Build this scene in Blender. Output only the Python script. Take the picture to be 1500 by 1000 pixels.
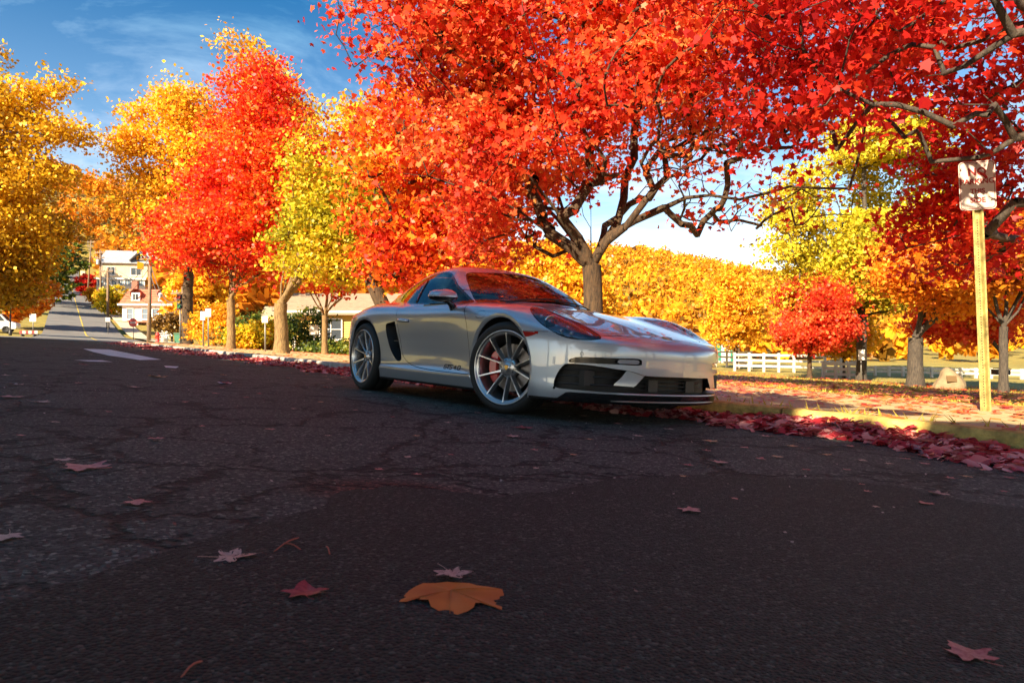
import bpy, bmesh, math, random
import numpy as np
from mathutils import Vector, Matrix

for _o in list(bpy.data.objects):
    bpy.data.objects.remove(_o, do_unlink=True)
SC = bpy.context.scene
COL = SC.collection
rng = np.random.default_rng(7)
random.seed(7)

# ------------------------------------------------------------------ camera
CAM_H, FPX, YH = 0.6498, 994.93, 485.31          # eye height (m), focal length and horizon row in photo pixels
cam = bpy.data.cameras.new('camera')
cam.sensor_width = 36.0
cam.lens = FPX / 1500 * 36
cam.shift_y = -(500 - YH) / 1500
cam.clip_start = 0.05
cam.clip_end = 3000
cam.dof.use_dof = True
cam.dof.focus_distance = 5.6
cam.dof.aperture_fstop = 11.0
camo = bpy.data.objects.new('camera', cam)
COL.objects.link(camo)
camo.location = (0, 0, CAM_H)
camo.rotation_euler = (math.radians(90), 0, 0)
SC.camera = camo

# ------------------------------------------------------------------ sky, sun, exposure
TH, KS = 0.6195, 0.0624                             # street heading and cross slope
SD = np.array([-math.sin(TH), math.cos(TH)])       # along the street, away from the camera
TD = np.array([math.cos(TH), math.sin(TH)])        # across the street, towards the kerb with the car
SUN_EL = math.radians(31)
sun_h = -TD * 0.93 - SD * 0.36                     # the sun stands across the street, behind the camera
sun_h = sun_h / np.linalg.norm(sun_h)
to_sun = Vector((sun_h[0] * math.cos(SUN_EL), sun_h[1] * math.cos(SUN_EL), math.sin(SUN_EL)))
world = bpy.data.worlds.new('World')
SC.world = world
world.use_nodes = True
wn, wl = world.node_tree.nodes, world.node_tree.links
bg = wn['Background']
sky = wn.new('ShaderNodeTexSky')
sky.sky_type = 'NISHITA'
sky.sun_disc = False
sky.sun_elevation = SUN_EL
sky.sun_rotation = math.atan2(to_sun.x, to_sun.y)
sky.altitude = 200
sky.air_density = 1.0
sky.dust_density = 0.8
sky.ozone_density = 2.0
bg.inputs['Strength'].default_value = 0.055
# thin cirrus streaks, laid out by direction over the whole sky
tc = wn.new('ShaderNodeTexCoord')
mp = wn.new('ShaderNodeMapping')
mp.inputs['Rotation'].default_value = (0.2, 0.5, 0.6)
mp.inputs['Scale'].default_value = (1.2, 5.0, 7.0)
nz = wn.new('ShaderNodeTexNoise')
nz.inputs['Scale'].default_value = 1.6
nz.inputs['Detail'].default_value = 7
nz.inputs['Roughness'].default_value = 0.62
nz.inputs['Distortion'].default_value = 0.5
rp = wn.new('ShaderNodeMapRange')
rp.inputs['From Min'].default_value = 0.46
rp.inputs['From Max'].default_value = 0.85
rp.inputs['To Max'].default_value = 0.8
mx = wn.new('ShaderNodeMixRGB')
mx.inputs['Color2'].default_value = (9.0, 7.4, 7.6, 1)
wl.new(tc.outputs['Generated'], mp.inputs['Vector'])
wl.new(mp.outputs['Vector'], nz.inputs['Vector'])
wl.new(nz.outputs['Fac'], rp.inputs['Value'])
wl.new(rp.outputs['Result'], mx.inputs['Fac'])
wl.new(sky.outputs['Color'], mx.inputs['Color1'])
tint = wn.new('ShaderNodeMixRGB')                 # clear autumn air: a teal cast over the whole sky
tint.blend_type = 'MULTIPLY'
tint.inputs['Fac'].default_value = 1.0
elev = wn.new('ShaderNodeSeparateXYZ')
hz_ = wn.new('ShaderNodeMapRange')                 # whiter in the hazy air near the horizon, all the way round
hz_.inputs['From Min'].default_value = 0.02
hz_.inputs['From Max'].default_value = 0.42
hmix = wn.new('ShaderNodeMixRGB')
hmix.inputs['Color1'].default_value = (1.55, 1.42, 1.25, 1)
hmix.inputs['Color2'].default_value = (0.17, 0.58, 0.80, 1)
wl.new(tc.outputs['Generated'], elev.inputs[0])
wl.new(elev.outputs['Z'], hz_.inputs['Value'])
wl.new(hz_.outputs['Result'], hmix.inputs['Fac'])
wl.new(hmix.outputs['Color'], tint.inputs['Color2'])
wl.new(mx.outputs['Color'], tint.inputs['Color1'])
wl.new(tint.outputs['Color'], bg.inputs['Color'])

sl = bpy.data.lights.new('sun', 'SUN')
sl.energy = 4.8
sl.angle = math.radians(0.5)
sl.color = (1.0, 0.82, 0.58)
so = bpy.data.objects.new('sun', sl)
COL.objects.link(so)
so.rotation_euler = (-to_sun).to_track_quat('-Z', 'Y').to_euler()

SC.view_settings.view_transform = 'Standard'
SC.view_settings.look = 'None'
SC.view_settings.gamma = 1
SC.view_settings.use_curve_mapping = False
SC.view_settings.exposure = 1.85
SC.render.engine = 'CYCLES'
SC.cycles.max_bounces = 8
SC.cycles.transparent_max_bounces = 12

# ------------------------------------------------------------------ helpers
def zroad(t):
    return -KS * (t - 3.651) if t > -3 else -KS * (-3 - 3.651) + 0.0

def ST(s, t, z=0.0):
    """street frame (along, across) to world; z above the tilted road plane"""
    p = SD * s + TD * t
    return Vector((p[0], p[1], zroad(t) + z))

def ray(px, D):
    return (px - 750) / FPX * D

def pz(py, D):
    return CAM_H + (YH - py) / FPX * D

def tag(o, label, cat, group=None):
    o['label'] = label
    o['category'] = cat
    if group:
        o['group'] = group
    return o

def stuff(o):
    o['kind'] = 'stuff'
    return o

def structure(o):
    o['kind'] = 'structure'
    return o

def empty(name, loc=(0, 0, 0), parent=None):
    o = bpy.data.objects.new(name, None)
    COL.objects.link(o)
    o.location = loc
    o.parent = parent
    o.empty_display_size = 0.1
    return o

def obj(name, me, mat=None, parent=None, smooth=False):
    if isinstance(me, bmesh.types.BMesh):
        m = bpy.data.meshes.new(name)
        me.normal_update()
        me.to_mesh(m)
        me.free()
        me = m
    if smooth:
        me.polygons.foreach_set('use_smooth', np.ones(len(me.polygons), bool))
    o = bpy.data.objects.new(name, me)
    COL.objects.link(o)
    if mat:
        if not me.materials:
            me.materials.append(mat)
    o.parent = parent
    return o

def np_mesh(name, verts, loops, starts, smooth=True):
    me = bpy.data.meshes.new(name)
    me.vertices.add(len(verts))
    me.vertices.foreach_set('co', np.ascontiguousarray(verts, np.float32).ravel())
    me.loops.add(len(loops))
    me.loops.foreach_set('vertex_index', np.ascontiguousarray(loops, np.int32))
    me.polygons.add(len(starts))
    me.polygons.foreach_set('loop_start', np.ascontiguousarray(starts, np.int32))
    me.update(calc_edges=True)
    if smooth:
        me.polygons.foreach_set('use_smooth', np.ones(len(starts), bool))
    return me

def grid_mesh(name, P, smooth=True, closed_v=False):
    """P (n,m,3) array to a quad grid"""
    n, m = P.shape[:2]
    i, j = np.meshgrid(np.arange(n - 1), np.arange(m if closed_v else m - 1), indexing='ij')
    i, j = i.ravel(), j.ravel()
    j2 = (j + 1) % m
    q = np.stack([i * m + j, (i + 1) * m + j, (i + 1) * m + j2, i * m + j2], 1)
    return np_mesh(name, P.reshape(-1, 3), q.ravel(), np.arange(len(q)) * 4, smooth)

def box(bm, c, size, rot=None, taper=None):
    """box centred at c; rot a 3x3 Matrix"""
    sx, sy, sz = [v / 2 for v in size]
    vs = []
    for z in (-1, 1):
        k = 1 if z < 0 or not taper else taper
        for x, y in ((-1, -1), (1, -1), (1, 1), (-1, 1)):
            v = Vector((x * sx * k, y * sy * k, z * sz))
            if rot is not None:
                v = rot @ v
            vs.append(bm.verts.new(Vector(c) + v))
    for f in ((3, 2, 1, 0), (4, 5, 6, 7), (0, 1, 5, 4), (1, 2, 6, 5), (2, 3, 7, 6), (3, 0, 4, 7)):
        bm.faces.new([vs[i] for i in f])
    return vs

def tube(bm, pts, rad, n=8, cap=True):
    pts = [Vector(p) for p in pts]
    if not hasattr(rad, '__len__'):
        rad = [rad] * len(pts)
    prev = None
    rings = []
    for i, p in enumerate(pts):
        d = (pts[min(i + 1, len(pts) - 1)] - pts[max(i - 1, 0)]).normalized()
        a = Vector((0, 0, 1)) if abs(d.z) < 0.9 else Vector((1, 0, 0))
        if prev is not None:
            a = prev
        u = (a - d * a.dot(d)).normalized()
        prev = u
        w = d.cross(u)
        rings.append([bm.verts.new(p + (u * math.cos(2 * math.pi * k / n) + w * math.sin(2 * math.pi * k / n)) * rad[i]) for k in range(n)])
    for a, b in zip(rings[:-1], rings[1:]):
        for k in range(n):
            bm.faces.new((a[k], a[(k + 1) % n], b[(k + 1) % n], b[k]))
    if cap:
        bm.faces.new(rings[0][::-1])
        bm.faces.new(rings[-1])

def lathe(bm, prof, axis='Y', n=48, c=(0, 0, 0), closed=False):
    """prof: list of (r, h); revolve around axis"""
    rings = []
    for r, h in prof:
        ring = []
        for k in range(n):
            a = 2 * math.pi * k / n
            if axis == 'Y':
                v = (r * math.cos(a), h, r * math.sin(a))
            elif axis == 'Z':
                v = (r * math.cos(a), r * math.sin(a), h)
            else:
                v = (h, r * math.cos(a), r * math.sin(a))
            ring.append(bm.verts.new(Vector(v) + Vector(c)))
        rings.append(ring)
    pairs = list(zip(rings[:-1], rings[1:]))
    if closed:
        pairs.append((rings[-1], rings[0]))
    for a, b in pairs:
        for k in range(n):
            bm.faces.new((a[k], a[(k + 1) % n], b[(k + 1) % n], b[k]))
    return rings

def poly_prism(bm, pts, y0, y1, frame=None):
    """polygon pts (u,v) extruded along w from y0 to y1; frame maps (u,w,v)"""
    fr = frame or (lambda u, w, v: Vector((u, w, v)))
    a = [bm.verts.new(fr(u, y0, v)) for u, v in pts]
    b = [bm.verts.new(fr(u, y1, v)) for u, v in pts]
    bm.faces.new(a)
    bm.faces.new(b[::-1])
    n = len(pts)
    for k in range(n):
        bm.faces.new((a[k], b[k], b[(k + 1) % n], a[(k + 1) % n]))

# ------------------------------------------------------------------ materials
MATS = {}
def mat(name, col, rough=0.6, metal=0.0, coat=0.0, spec=0.5, noise=0.0, nscale=8.0, bump=0.0, bscale=40.0):
    if name in MATS:
        return MATS[name]
    m = bpy.data.materials.new(name)
    m.use_nodes = True
    nt = m.node_tree
    b = nt.nodes['Principled BSDF']
    b.inputs['Base Color'].default_value = (*col, 1)
    b.inputs['Roughness'].default_value = rough
    b.inputs['Metallic'].default_value = metal
    b.inputs['Coat Weight'].default_value = coat
    b.inputs['Coat Roughness'].default_value = 0.03
    b.inputs['Specular IOR Level'].default_value = spec
    if noise or bump:
        t = nt.nodes.new('ShaderNodeTexCoord')
    if noise:
        n = nt.nodes.new('ShaderNodeTexNoise')
        n.inputs['Scale'].default_value = nscale
        n.inputs['Detail'].default_value = 6
        n.inputs['Roughness'].default_value = 0.65
        r = nt.nodes.new('ShaderNodeValToRGB')
        r.color_ramp.elements[0].position = 0.3
        r.color_ramp.elements[1].position = 0.7
        r.color_ramp.elements[0].color = (*[c * (1 - noise) for c in col], 1)
        r.color_ramp.elements[1].color = (*[min(1, c * (1 + noise)) for c in col], 1)
        nt.links.new(t.outputs['Object'], n.inputs['Vector'])
        nt.links.new(n.outputs['Fac'], r.inputs['Fac'])
        nt.links.new(r.outputs['Color'], b.inputs['Base Color'])
    if bump:
        n2 = nt.nodes.new('ShaderNodeTexNoise')
        n2.inputs['Scale'].default_value = bscale
        n2.inputs['Detail'].default_value = 5
        bp = nt.nodes.new('ShaderNodeBump')
        bp.inputs['Strength'].default_value = bump
        bp.inputs['Distance'].default_value = 0.02
        nt.links.new(t.outputs['Object'], n2.inputs['Vector'])
        nt.links.new(n2.outputs['Fac'], bp.inputs['Height'])
        nt.links.new(bp.outputs['Normal'], b.inputs['Normal'])
    MATS[name] = m
    return m

def leaf_mat(name, cols, trans=0.4, hue_scale=0.5, gloss=0.35, mixn=0.5):
    """cols: palette along a ramp, picked per leaf and by drifting patches"""
    if name in MATS:
        return MATS[name]
    m = bpy.data.materials.new(name)
    m.use_nodes = True
    nt = m.node_tree
    nt.nodes.clear()
    out = nt.nodes.new('ShaderNodeOutputMaterial')
    g = nt.nodes.new('ShaderNodeNewGeometry')
    t = nt.nodes.new('ShaderNodeTexCoord')
    n = nt.nodes.new('ShaderNodeTexNoise')
    n.inputs['Scale'].default_value = hue_scale
    n.inputs['Detail'].default_value = 2
    nt.links.new(t.outputs['Object'], n.inputs['Vector'])
    mr = nt.nodes.new('ShaderNodeMapRange')
    mr.inputs['From Min'].default_value = 0.3
    mr.inputs['From Max'].default_value = 0.7
    nt.links.new(n.outputs['Fac'], mr.inputs['Value'])
    mixv = nt.nodes.new('ShaderNodeMix')
    mixv.inputs[0].default_value = mixn
    nt.links.new(g.outputs['Random Per Island'], mixv.inputs[2])
    nt.links.new(mr.outputs['Result'], mixv.inputs[3])
    r = nt.nodes.new('ShaderNodeValToRGB')
    cr = r.color_ramp
    while len(cr.elements) < len(cols):
        cr.elements.new(0.5)
    for i, c in enumerate(cols):
        cr.elements[i].position = 0.12 + 0.76 * i / max(1, len(cols) - 1)
        cr.elements[i].color = (*c, 1)
    nt.links.new(mixv.outputs[0], r.inputs['Fac'])
    p = nt.nodes.new('ShaderNodeBsdfPrincipled')
    p.inputs['Roughness'].default_value = 0.45
    p.inputs['Specular IOR Level'].default_value = gloss
    tr = nt.nodes.new('ShaderNodeBsdfTranslucent')
    nt.links.new(r.outputs['Color'], p.inputs['Base Color'])
    nt.links.new(r.outputs['Color'], tr.inputs['Color'])
    ms = nt.nodes.new('ShaderNodeMixShader')
    ms.inputs[0].default_value = trans
    nt.links.new(p.outputs[0], ms.inputs[1])
    nt.links.new(tr.outputs[0], ms.inputs[2])
    nt.links.new(ms.outputs[0], out.inputs['Surface'])
    MATS[name] = m
    return m

def glass_mat(name, tint=(0.25, 0.3, 0.3), refl=1.0, ior=1.5):
    if name in MATS:
        return MATS[name]
    m = bpy.data.materials.new(name)
    m.use_nodes = True
    nt = m.node_tree
    nt.nodes.clear()
    out = nt.nodes.new('ShaderNodeOutputMaterial')
    tr = nt.nodes.new('ShaderNodeBsdfTransparent')
    tr.inputs['Color'].default_value = (*tint, 1)
    gl = nt.nodes.new('ShaderNodeBsdfGlossy')
    gl.inputs['Roughness'].default_value = 0.015
    gl.inputs['Color'].default_value = (refl, refl, refl, 1)
    fr = nt.nodes.new('ShaderNodeFresnel')
    fr.inputs['IOR'].default_value = ior
    ms = nt.nodes.new('ShaderNodeMixShader')
    nt.links.new(fr.outputs[0], ms.inputs[0])
    nt.links.new(tr.outputs[0], ms.inputs[1])
    nt.links.new(gl.outputs[0], ms.inputs[2])
    nt.links.new(ms.outputs[0], out.inputs['Surface'])
    MATS[name] = m
    return m
# ------------------------------------------------------------------ ground and streets
KERB_T, WALK_T0, WALK_T1 = 4.62, 4.80, 9.5
ROAD_T0, ROAD_S0, ROAD_S1 = -4.2, -14.0, 47.0

def sstep(a, b, v):
    u = np.clip((np.asarray(v, float) - a) / (b - a), 0, 1)
    return u * u * (3 - 2 * u)

def ground_h(s, t):
    """natural lie of the land"""
    s = np.asarray(s, float)
    t = np.asarray(t, float)
    base = -KS * (np.clip(t, -3, 34) - 3.651) - 0.3 * sstep(30, 70, t)
    x = SD[0] * s + TD[0] * t
    y = SD[1] * s + TD[1] * t
    D = np.maximum(y, 1)
    r = x / D
    left = 0.09 * np.maximum(0, np.sqrt((s - 84) ** 2 + 60) / 1.0 - 7.7) * (s > 84) * (1 - sstep(70, 190, t))
    left = np.minimum(left, 25.0) + 62 * sstep(345, 500, s) * (1 - sstep(140, 380, t))
    right = 41 * sstep(100, 360, D) * (1 - 0.5 * sstep(0.1, 0.55, r)) * sstep(-0.42, -0.25, r)
    return base + left + right

STAIN = (-0.39, 2.05)

def asphalt(name, col, patch=False):
    m = bpy.data.materials.new(name)
    m.use_nodes = True
    nt = m.node_tree
    N, L = nt.nodes, nt.links
    b = N['Principled BSDF']
    t = N.new('ShaderNodeTexCoord')
    def noise(scale, detail=4, rough=0.6, dist=0.0):
        n = N.new('ShaderNodeTexNoise')
        n.inputs['Scale'].default_value = scale
        n.inputs['Detail'].default_value = detail
        n.inputs['Roughness'].default_value = rough
        n.inputs['Distortion'].default_value = dist
        L.new(t.outputs['Object'], n.inputs['Vector'])
        return n
    def ramp(src, p0, p1, c0, c1):
        r = N.new('ShaderNodeValToRGB')
        r.color_ramp.elements[0].position = p0
        r.color_ramp.elements[1].position = p1
        r.color_ramp.elements[0].color = (*c0, 1)
        r.color_ramp.elements[1].color = (*c1, 1)
        L.new(src, r.inputs['Fac'])
        return r
    def mul(a, bb, fac=1.0):
        mx_ = N.new('ShaderNodeMixRGB')
        mx_.blend_type = 'MULTIPLY'
        mx_.inputs[0].default_value = fac
        L.new(a, mx_.inputs[1])
        L.new(bb, mx_.inputs[2])
        return mx_.outputs[0]
    big = noise(0.45, 6, 0.65)
    c = ramp(big.outputs['Fac'], 0.3, 0.72, [v * 0.72 for v in col], [v * 1.35 for v in col]).outputs[0]
    # stones in the binder
    v = N.new('ShaderNodeTexVoronoi')
    v.inputs['Scale'].default_value = 105 if not patch else 140
    L.new(t.outputs['Object'], v.inputs['Vector'])
    hs = N.new('ShaderNodeSeparateColor')
    L.new(v.outputs['Color'], hs.inputs[0])
    st = ramp(hs.outputs[0], 0.25, 1.0, (0.55, 0.55, 0.55), (1.9, 1.85, 1.8))
    st.color_ramp.elements[0].position = 0.0
    st.color_ramp.elements[0].color = (0.20, 0.20, 0.20, 1)
    st.color_ramp.elements[1].color = (2.6, 2.45, 2.2, 1)
    e1 = st.color_ramp.elements.new(0.62)
    e1.color = (0.62, 0.61, 0.58, 1)
    e2 = st.color_ramp.elements.new(0.88)
    e2.color = (0.95, 0.92, 0.86, 1)
    c = mul(c, st.outputs[0])
    fine = noise(60, 3, 0.7)
    fr_ = ramp(fine.outputs['Fac'], 0.38, 0.62, (0.55, 0.55, 0.55), (1, 1, 1))
    c = mul(c, fr_.outputs[0], 0.8)
    hgt = N.new('ShaderNodeMath')
    hgt.operation = 'MULTIPLY'
    hgt.inputs[1].default_value = -1.0
    L.new(v.outputs['Distance'], hgt.inputs[0])
    hout = hgt.outputs[0]
    if not patch:
        # wandering cracks: cell edges of a warped voronoi, wide cells and a finer alligator set in places
        wn_ = noise(1.3, 5, 0.7)
        wa = N.new('ShaderNodeVectorMath')
        wa.operation = 'MULTIPLY_ADD'
        wa.inputs[1].default_value = (0.9, 0.9, 0.0)
        L.new(wn_.outputs['Color'], wa.inputs[0])
        L.new(t.outputs['Object'], wa.inputs[2])
        masks = []
        for sc, w0, w1, g0, g1, gs in ((0.6, 0.005, 0.016, 0.25, 0.36, 0.25), (1.7, 0.012, 0.034, 0.36, 0.48, 0.35)):
            vo = N.new('ShaderNodeTexVoronoi')
            vo.feature = 'DISTANCE_TO_EDGE'
            vo.inputs['Scale'].default_value = sc
            L.new(wa.outputs[0], vo.inputs['Vector'])
            cr_ = ramp(vo.outputs['Distance'], w0, w1, (1, 1, 1), (0, 0, 0))
            gate = ramp(noise(gs, 3).outputs['Fac'], g0, g1, (0, 0, 0), (1, 1, 1))
            masks.append(mul(cr_.outputs[0], gate.outputs[0]))
        ad = N.new('ShaderNodeMixRGB')
        ad.blend_type = 'LIGHTEN'
        ad.inputs[0].default_value = 1
        L.new(masks[0], ad.inputs[1])
        L.new(masks[1], ad.inputs[2])
        dk = N.new('ShaderNodeMixRGB')
        dk.inputs[2].default_value = (0.008, 0.008, 0.008, 1)
        L.new(ad.outputs[0], dk.inputs[0])
        L.new(c, dk.inputs[1])
        c = dk.outputs[0]
        sub_ = N.new('ShaderNodeMath')
        sub_.operation = 'MULTIPLY_ADD'
        sub_.inputs[1].default_value = -2.5
        L.new(ad.outputs[0], sub_.inputs[0])
        L.new(hout, sub_.inputs[2])
        hout = sub_.outputs[0]
        # one reddish scuff where leaves have rotted
        sp = N.new('ShaderNodeMapping')
        X0, Y0 = STAIN
        sp.vector_type = 'POINT'
        sp.inputs['Location'].default_value = (-X0 / 0.32, -Y0 / 0.20, 0)
        sp.inputs['Scale'].default_value = (1 / 0.32, 1 / 0.20, 0.0)
        L.new(t.outputs['Object'], sp.inputs['Vector'])
        gr = N.new('ShaderNodeTexGradient')
        gr.gradient_type = 'SPHERICAL'
        L.new(sp.outputs[0], gr.inputs['Vector'])
        sm_ = ramp(gr.outputs['Fac'], 0.0, 0.5, (1, 1, 1), (1.25, 0.40, 0.36))
        c = mul(c, sm_.outputs[0])
        # rusty stains
        stn = ramp(noise(0.8, 3, 0.5).outputs['Fac'], 0.66, 0.76, (1, 1, 1), (1.0, 0.78, 0.72))
        c = mul(c, stn.outputs[0])
    bp = N.new('ShaderNodeBump')
    bp.inputs['Strength'].default_value = 1.0
    bp.inputs['Distance'].default_value = 0.012
    L.new(hout, bp.inputs['Height'])
    L.new(bp.outputs['Normal'], b.inputs['Normal'])
    L.new(c, b.inputs['Base Color'])
    b.inputs['Roughness'].default_value = 0.78
    b.inputs['Specular IOR Level'].default_value = 0.35
    return m

def strip(name, pts_fn, s_vals, t_vals, m, z=0.0):
    P = np.array([[pts_fn(s, t) for t in t_vals] for s in s_vals])
    P[..., 2] += z
    o = obj(name, grid_mesh(name, P, False), m)
    return structure(o)

def build_ground():
    grass = mat('lawn', (0.26, 0.20, 0.035), 0.9, noise=0.45, nscale=1.2, bump=0.6, bscale=30)
    # terrain in street coordinates; trenched under street and pavement
    S = np.unique(np.concatenate([np.arange(-70, -14, 8), [-14.3, -14.2], np.arange(-12, 47, 4), [47.0, 47.2], np.arange(50, 120, 5), np.arange(120, 400, 12), np.arange(400, 1200, 40)]))
    T = np.unique(np.concatenate([np.arange(-600, -60, 40), np.arange(-60, -5, 5), [-4.3, -4.2], [-3.0, 0.0, 4.0, 9.42, 9.5], np.arange(12, 60, 4), np.arange(60, 160, 10), np.arange(160, 900, 30)]))
    SS, TT = np.meshgrid(S, T, indexing='ij')
    Z = ground_h(SS, TT)
    corridor = (SS > -14.25) & (SS < 47.1) & (TT > -4.25) & (TT < 9.46)
    Z = Z + np.where(corridor, -0.35, 0.11 * ((SS < 47.1) & (SS > -60)) * (1 - sstep(9.5, 40, TT)))
    P = np.stack([SD[0] * SS + TD[0] * TT, SD[1] * SS + TD[1] * TT, Z], -1)
    structure(obj('ground', grid_mesh('ground', P), grass))
    road_m = asphalt('asphalt_old', (0.112, 0.130, 0.118))
    st = lambda s, t: ST(s, t)
    strip('road', st, np.arange(ROAD_S0, ROAD_S1 + 0.1, 1.0), [-4.2, -3.0, -1.0, 1.0, 3.0, 4.7], road_m)
    # newer, darker asphalt laid over the near half of the road, with a wandering edge
    b = bmesh.new()
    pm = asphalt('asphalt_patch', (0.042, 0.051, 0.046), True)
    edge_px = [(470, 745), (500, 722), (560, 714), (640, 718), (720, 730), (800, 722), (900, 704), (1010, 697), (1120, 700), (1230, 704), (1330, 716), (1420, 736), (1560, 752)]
    def on_road(px, py):
        r, v = (px - 750) / FPX, (py - YH) / FPX
        a = TD[0] * r + TD[1]
        D = (CAM_H - KS * 3.651) / (v - KS * a)
        return r * D, D
    ed = []
    for (x0, y0), (x1, y1) in zip(edge_px[:-1], edge_px[1:]):
        for k in range(6):
            u = k / 6
            X, Y = on_road(x0 + (x1 - x0) * u, y0 + (y1 - y0) * u)
            ed.append((X + random.uniform(-.012, .012), Y + random.uniform(-.02, .02)))
    ed += [(2.9, 0.4), (2.2, -2.0), (-1.2, -2.0), (-0.9, 0.7), (-0.62, 1.5)]
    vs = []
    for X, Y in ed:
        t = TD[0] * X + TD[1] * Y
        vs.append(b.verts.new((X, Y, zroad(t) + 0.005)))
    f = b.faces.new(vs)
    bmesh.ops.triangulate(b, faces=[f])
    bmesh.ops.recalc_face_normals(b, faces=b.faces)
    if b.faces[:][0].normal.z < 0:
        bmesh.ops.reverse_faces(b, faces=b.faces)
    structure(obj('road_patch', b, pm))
    # cross street and the road that climbs the hill beyond it
    far_m = mat('asphalt_far', (0.15, 0.145, 0.14), 0.85, noise=0.25, nscale=0.4)
    g = lambda s, t: (*(SD * s + TD * t), float(ground_h(s, t)))
    strip('cross_street', g, np.arange(47.0, 59.1, 2.0), np.concatenate([np.arange(-60, -3, 6), [-3, 0, 4], np.arange(8, 34, 4), [34, 44, 60]]), far_m, 0.02)
    hs = np.concatenate([np.arange(59, 130, 4), np.arange(130, 380, 10)])
    def hill(off):
        return lambda s, t: (*g(s, 4.2 + (s - 59) * 0.036 + t)[:2], g(s, 4.2 + (s - 59) * 0.036 + t)[2] + 0.2 * float(sstep(60, 85, s)))
    strip('hill_road', hill(0), hs, [-4.0, -2, 0, 2, 3.7], far_m, 0.03)
    pave = mat('pavement', (0.56, 0.47, 0.33), 0.85, noise=0.22, nscale=1.6, bump=0.25, bscale=60)
    strip('hill_pavement', hill(0), hs, [4.3, 6.2], pave, 0.10)
    # yellow centre line on the hill
    yel = mat('road_paint_yellow', (0.55, 0.40, 0.06), 0.7)
    strip('road_marking', hill(0), hs, [-0.07, 0.07], yel, 0.045)
    wp = mat('road_paint_white', (0.62, 0.62, 0.60), 0.75, noise=0.35, nscale=3.0)
    # worn white marking across the far lane
    def mark(pxs):
        b = bmesh.new()
        vv = []
        for px, py in pxs:
            X, Y = on_road(px, py)
            t = TD[0] * X + TD[1] * Y
            vv.append(b.verts.new((X, Y, zroad(t) + 0.006)))
        f = b.faces.new(vv)
        b.normal_update()
        if f.normal.z < 0:
            f.normal_flip()
        structure(obj('road_marking', b, wp))
    mark([(122, 511), (160, 512), (196, 519), (236, 527), (205, 527.5), (160, 521), (138, 516)])
    mark([(108, 527.5), (150, 528), (165, 530.5), (128, 529.5)])
    mark([(240, 536), (262, 537), (258, 539.5), (243, 538.5)])
    mark([(318, 560), (340, 561), (338, 563), (322, 562)])
    # pavement slabs and kerb stones, each a piece with its own joint
    slab = mat('pavement_slab', (0.46, 0.35, 0.17), 0.85, noise=0.22, nscale=1.6, bump=0.25, bscale=60)
    base_b = bmesh.new()
    pv = structure(empty('pavement', (0, 0, 0)))
    n = 0
    for i, s0 in enumerate(np.arange(-12, 46.0, 1.55)):
        for t0, t1 in ((WALK_T0, 6.35), (6.35, 7.92), (7.92, 9.49)):
            b = bmesh.new()
            dz = random.uniform(-0.004, 0.004)
            a = [ST(s, t, 0.128 + dz) for s, t in ((s0 + .006, t0 + .006), (s0 + 1.544, t0 + .006), (s0 + 1.544, t1 - .006), (s0 + .006, t1 - .006))]
            c = [v - Vector((0, 0, 0.12)) for v in a]
            va = [b.verts.new(v) for v in a]
            vc = [b.verts.new(v) for v in c]
            b.faces.new(va[::-1])
            for k in range(4):
                b.faces.new((va[k], va[(k + 1) % 4], vc[(k + 1) % 4], vc[k]))
            bmesh.ops.recalc_face_normals(b, faces=b.faces)
            if b.faces[:][0].normal.z < 0:
                bmesh.ops.reverse_faces(b, faces=b.faces)
            obj('slab', b, slab, pv)
    b = bmesh.new()
    vv = [b.verts.new(ST(s, t, 0.06)) for s, t in ((-14, WALK_T0), (-14, 9.52), (47, 9.52), (47, WALK_T0))]
    b.faces.new(vv)
    b.normal_update()
    obj('joint_sand', b, mat('joint_sand', (0.16, 0.12, 0.08), 0.95), pv)
    kerb_m = mat('kerb_yellow', (0.50, 0.36, 0.09), 0.8, noise=0.5, nscale=9, bump=0.5, bscale=45)
    kerb_g = mat('kerb_grey', (0.36, 0.33, 0.29), 0.85, noise=0.35, nscale=7, bump=0.5, bscale=45)
    kb = structure(empty('kerb', (0, 0, 0)))
    for i, s0 in enumerate(np.arange(-12.2, 47, 1.9)):
        b = bmesh.new()
        prof = [(KERB_T, -0.06), (KERB_T + 0.012, 0.10), (KERB_T + 0.022, 0.125), (KERB_T + 0.045, 0.136), (WALK_T0 - 0.003, 0.138), (WALK_T0 - 0.003, -0.06)]
        rows = [[b.verts.new(ST(s, t + jt, z)) for t, z in prof] for s, jt in ((s0 + .008, random.uniform(-.006, .006)), (s0 + 0.95, 0.0), (s0 + 1.89, random.uniform(-.006, .006)))]
        for r0, r1 in zip(rows[:-1], rows[1:]):
            for k in range(5):
                b.faces.new((r0[k], r1[k], r1[k + 1], r0[k + 1]))
        b.faces.new(rows[0])
        b.faces.new(rows[-1][::-1])
        bmesh.ops.recalc_face_normals(b, faces=b.faces)
        obj('kerb_stone', b, kerb_m if s0 < 5.5 else kerb_g, kb)
    # kerb on the far side of the road
    b = bmesh.new()
    okb = structure(empty('kerb', (0, 0, 0)))
    for s0 in np.arange(-12.2, 47, 3.8):
        b = bmesh.new()
        prof = [(-4.2, -0.06), (-4.21, 0.12), (-4.36, 0.13), (-4.36, -0.1)]
        rows = [[b.verts.new(ST(s, t, z)) for t, z in prof] for s in (s0 + .008, s0 + 3.79)]
        for k in range(3):
            b.faces.new((rows[0][k], rows[1][k], rows[1][k + 1], rows[0][k + 1]))
        bmesh.ops.recalc_face_normals(b, faces=b.faces)
        obj('kerb_stone', b, kerb_g, okb)
    return on_road
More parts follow.
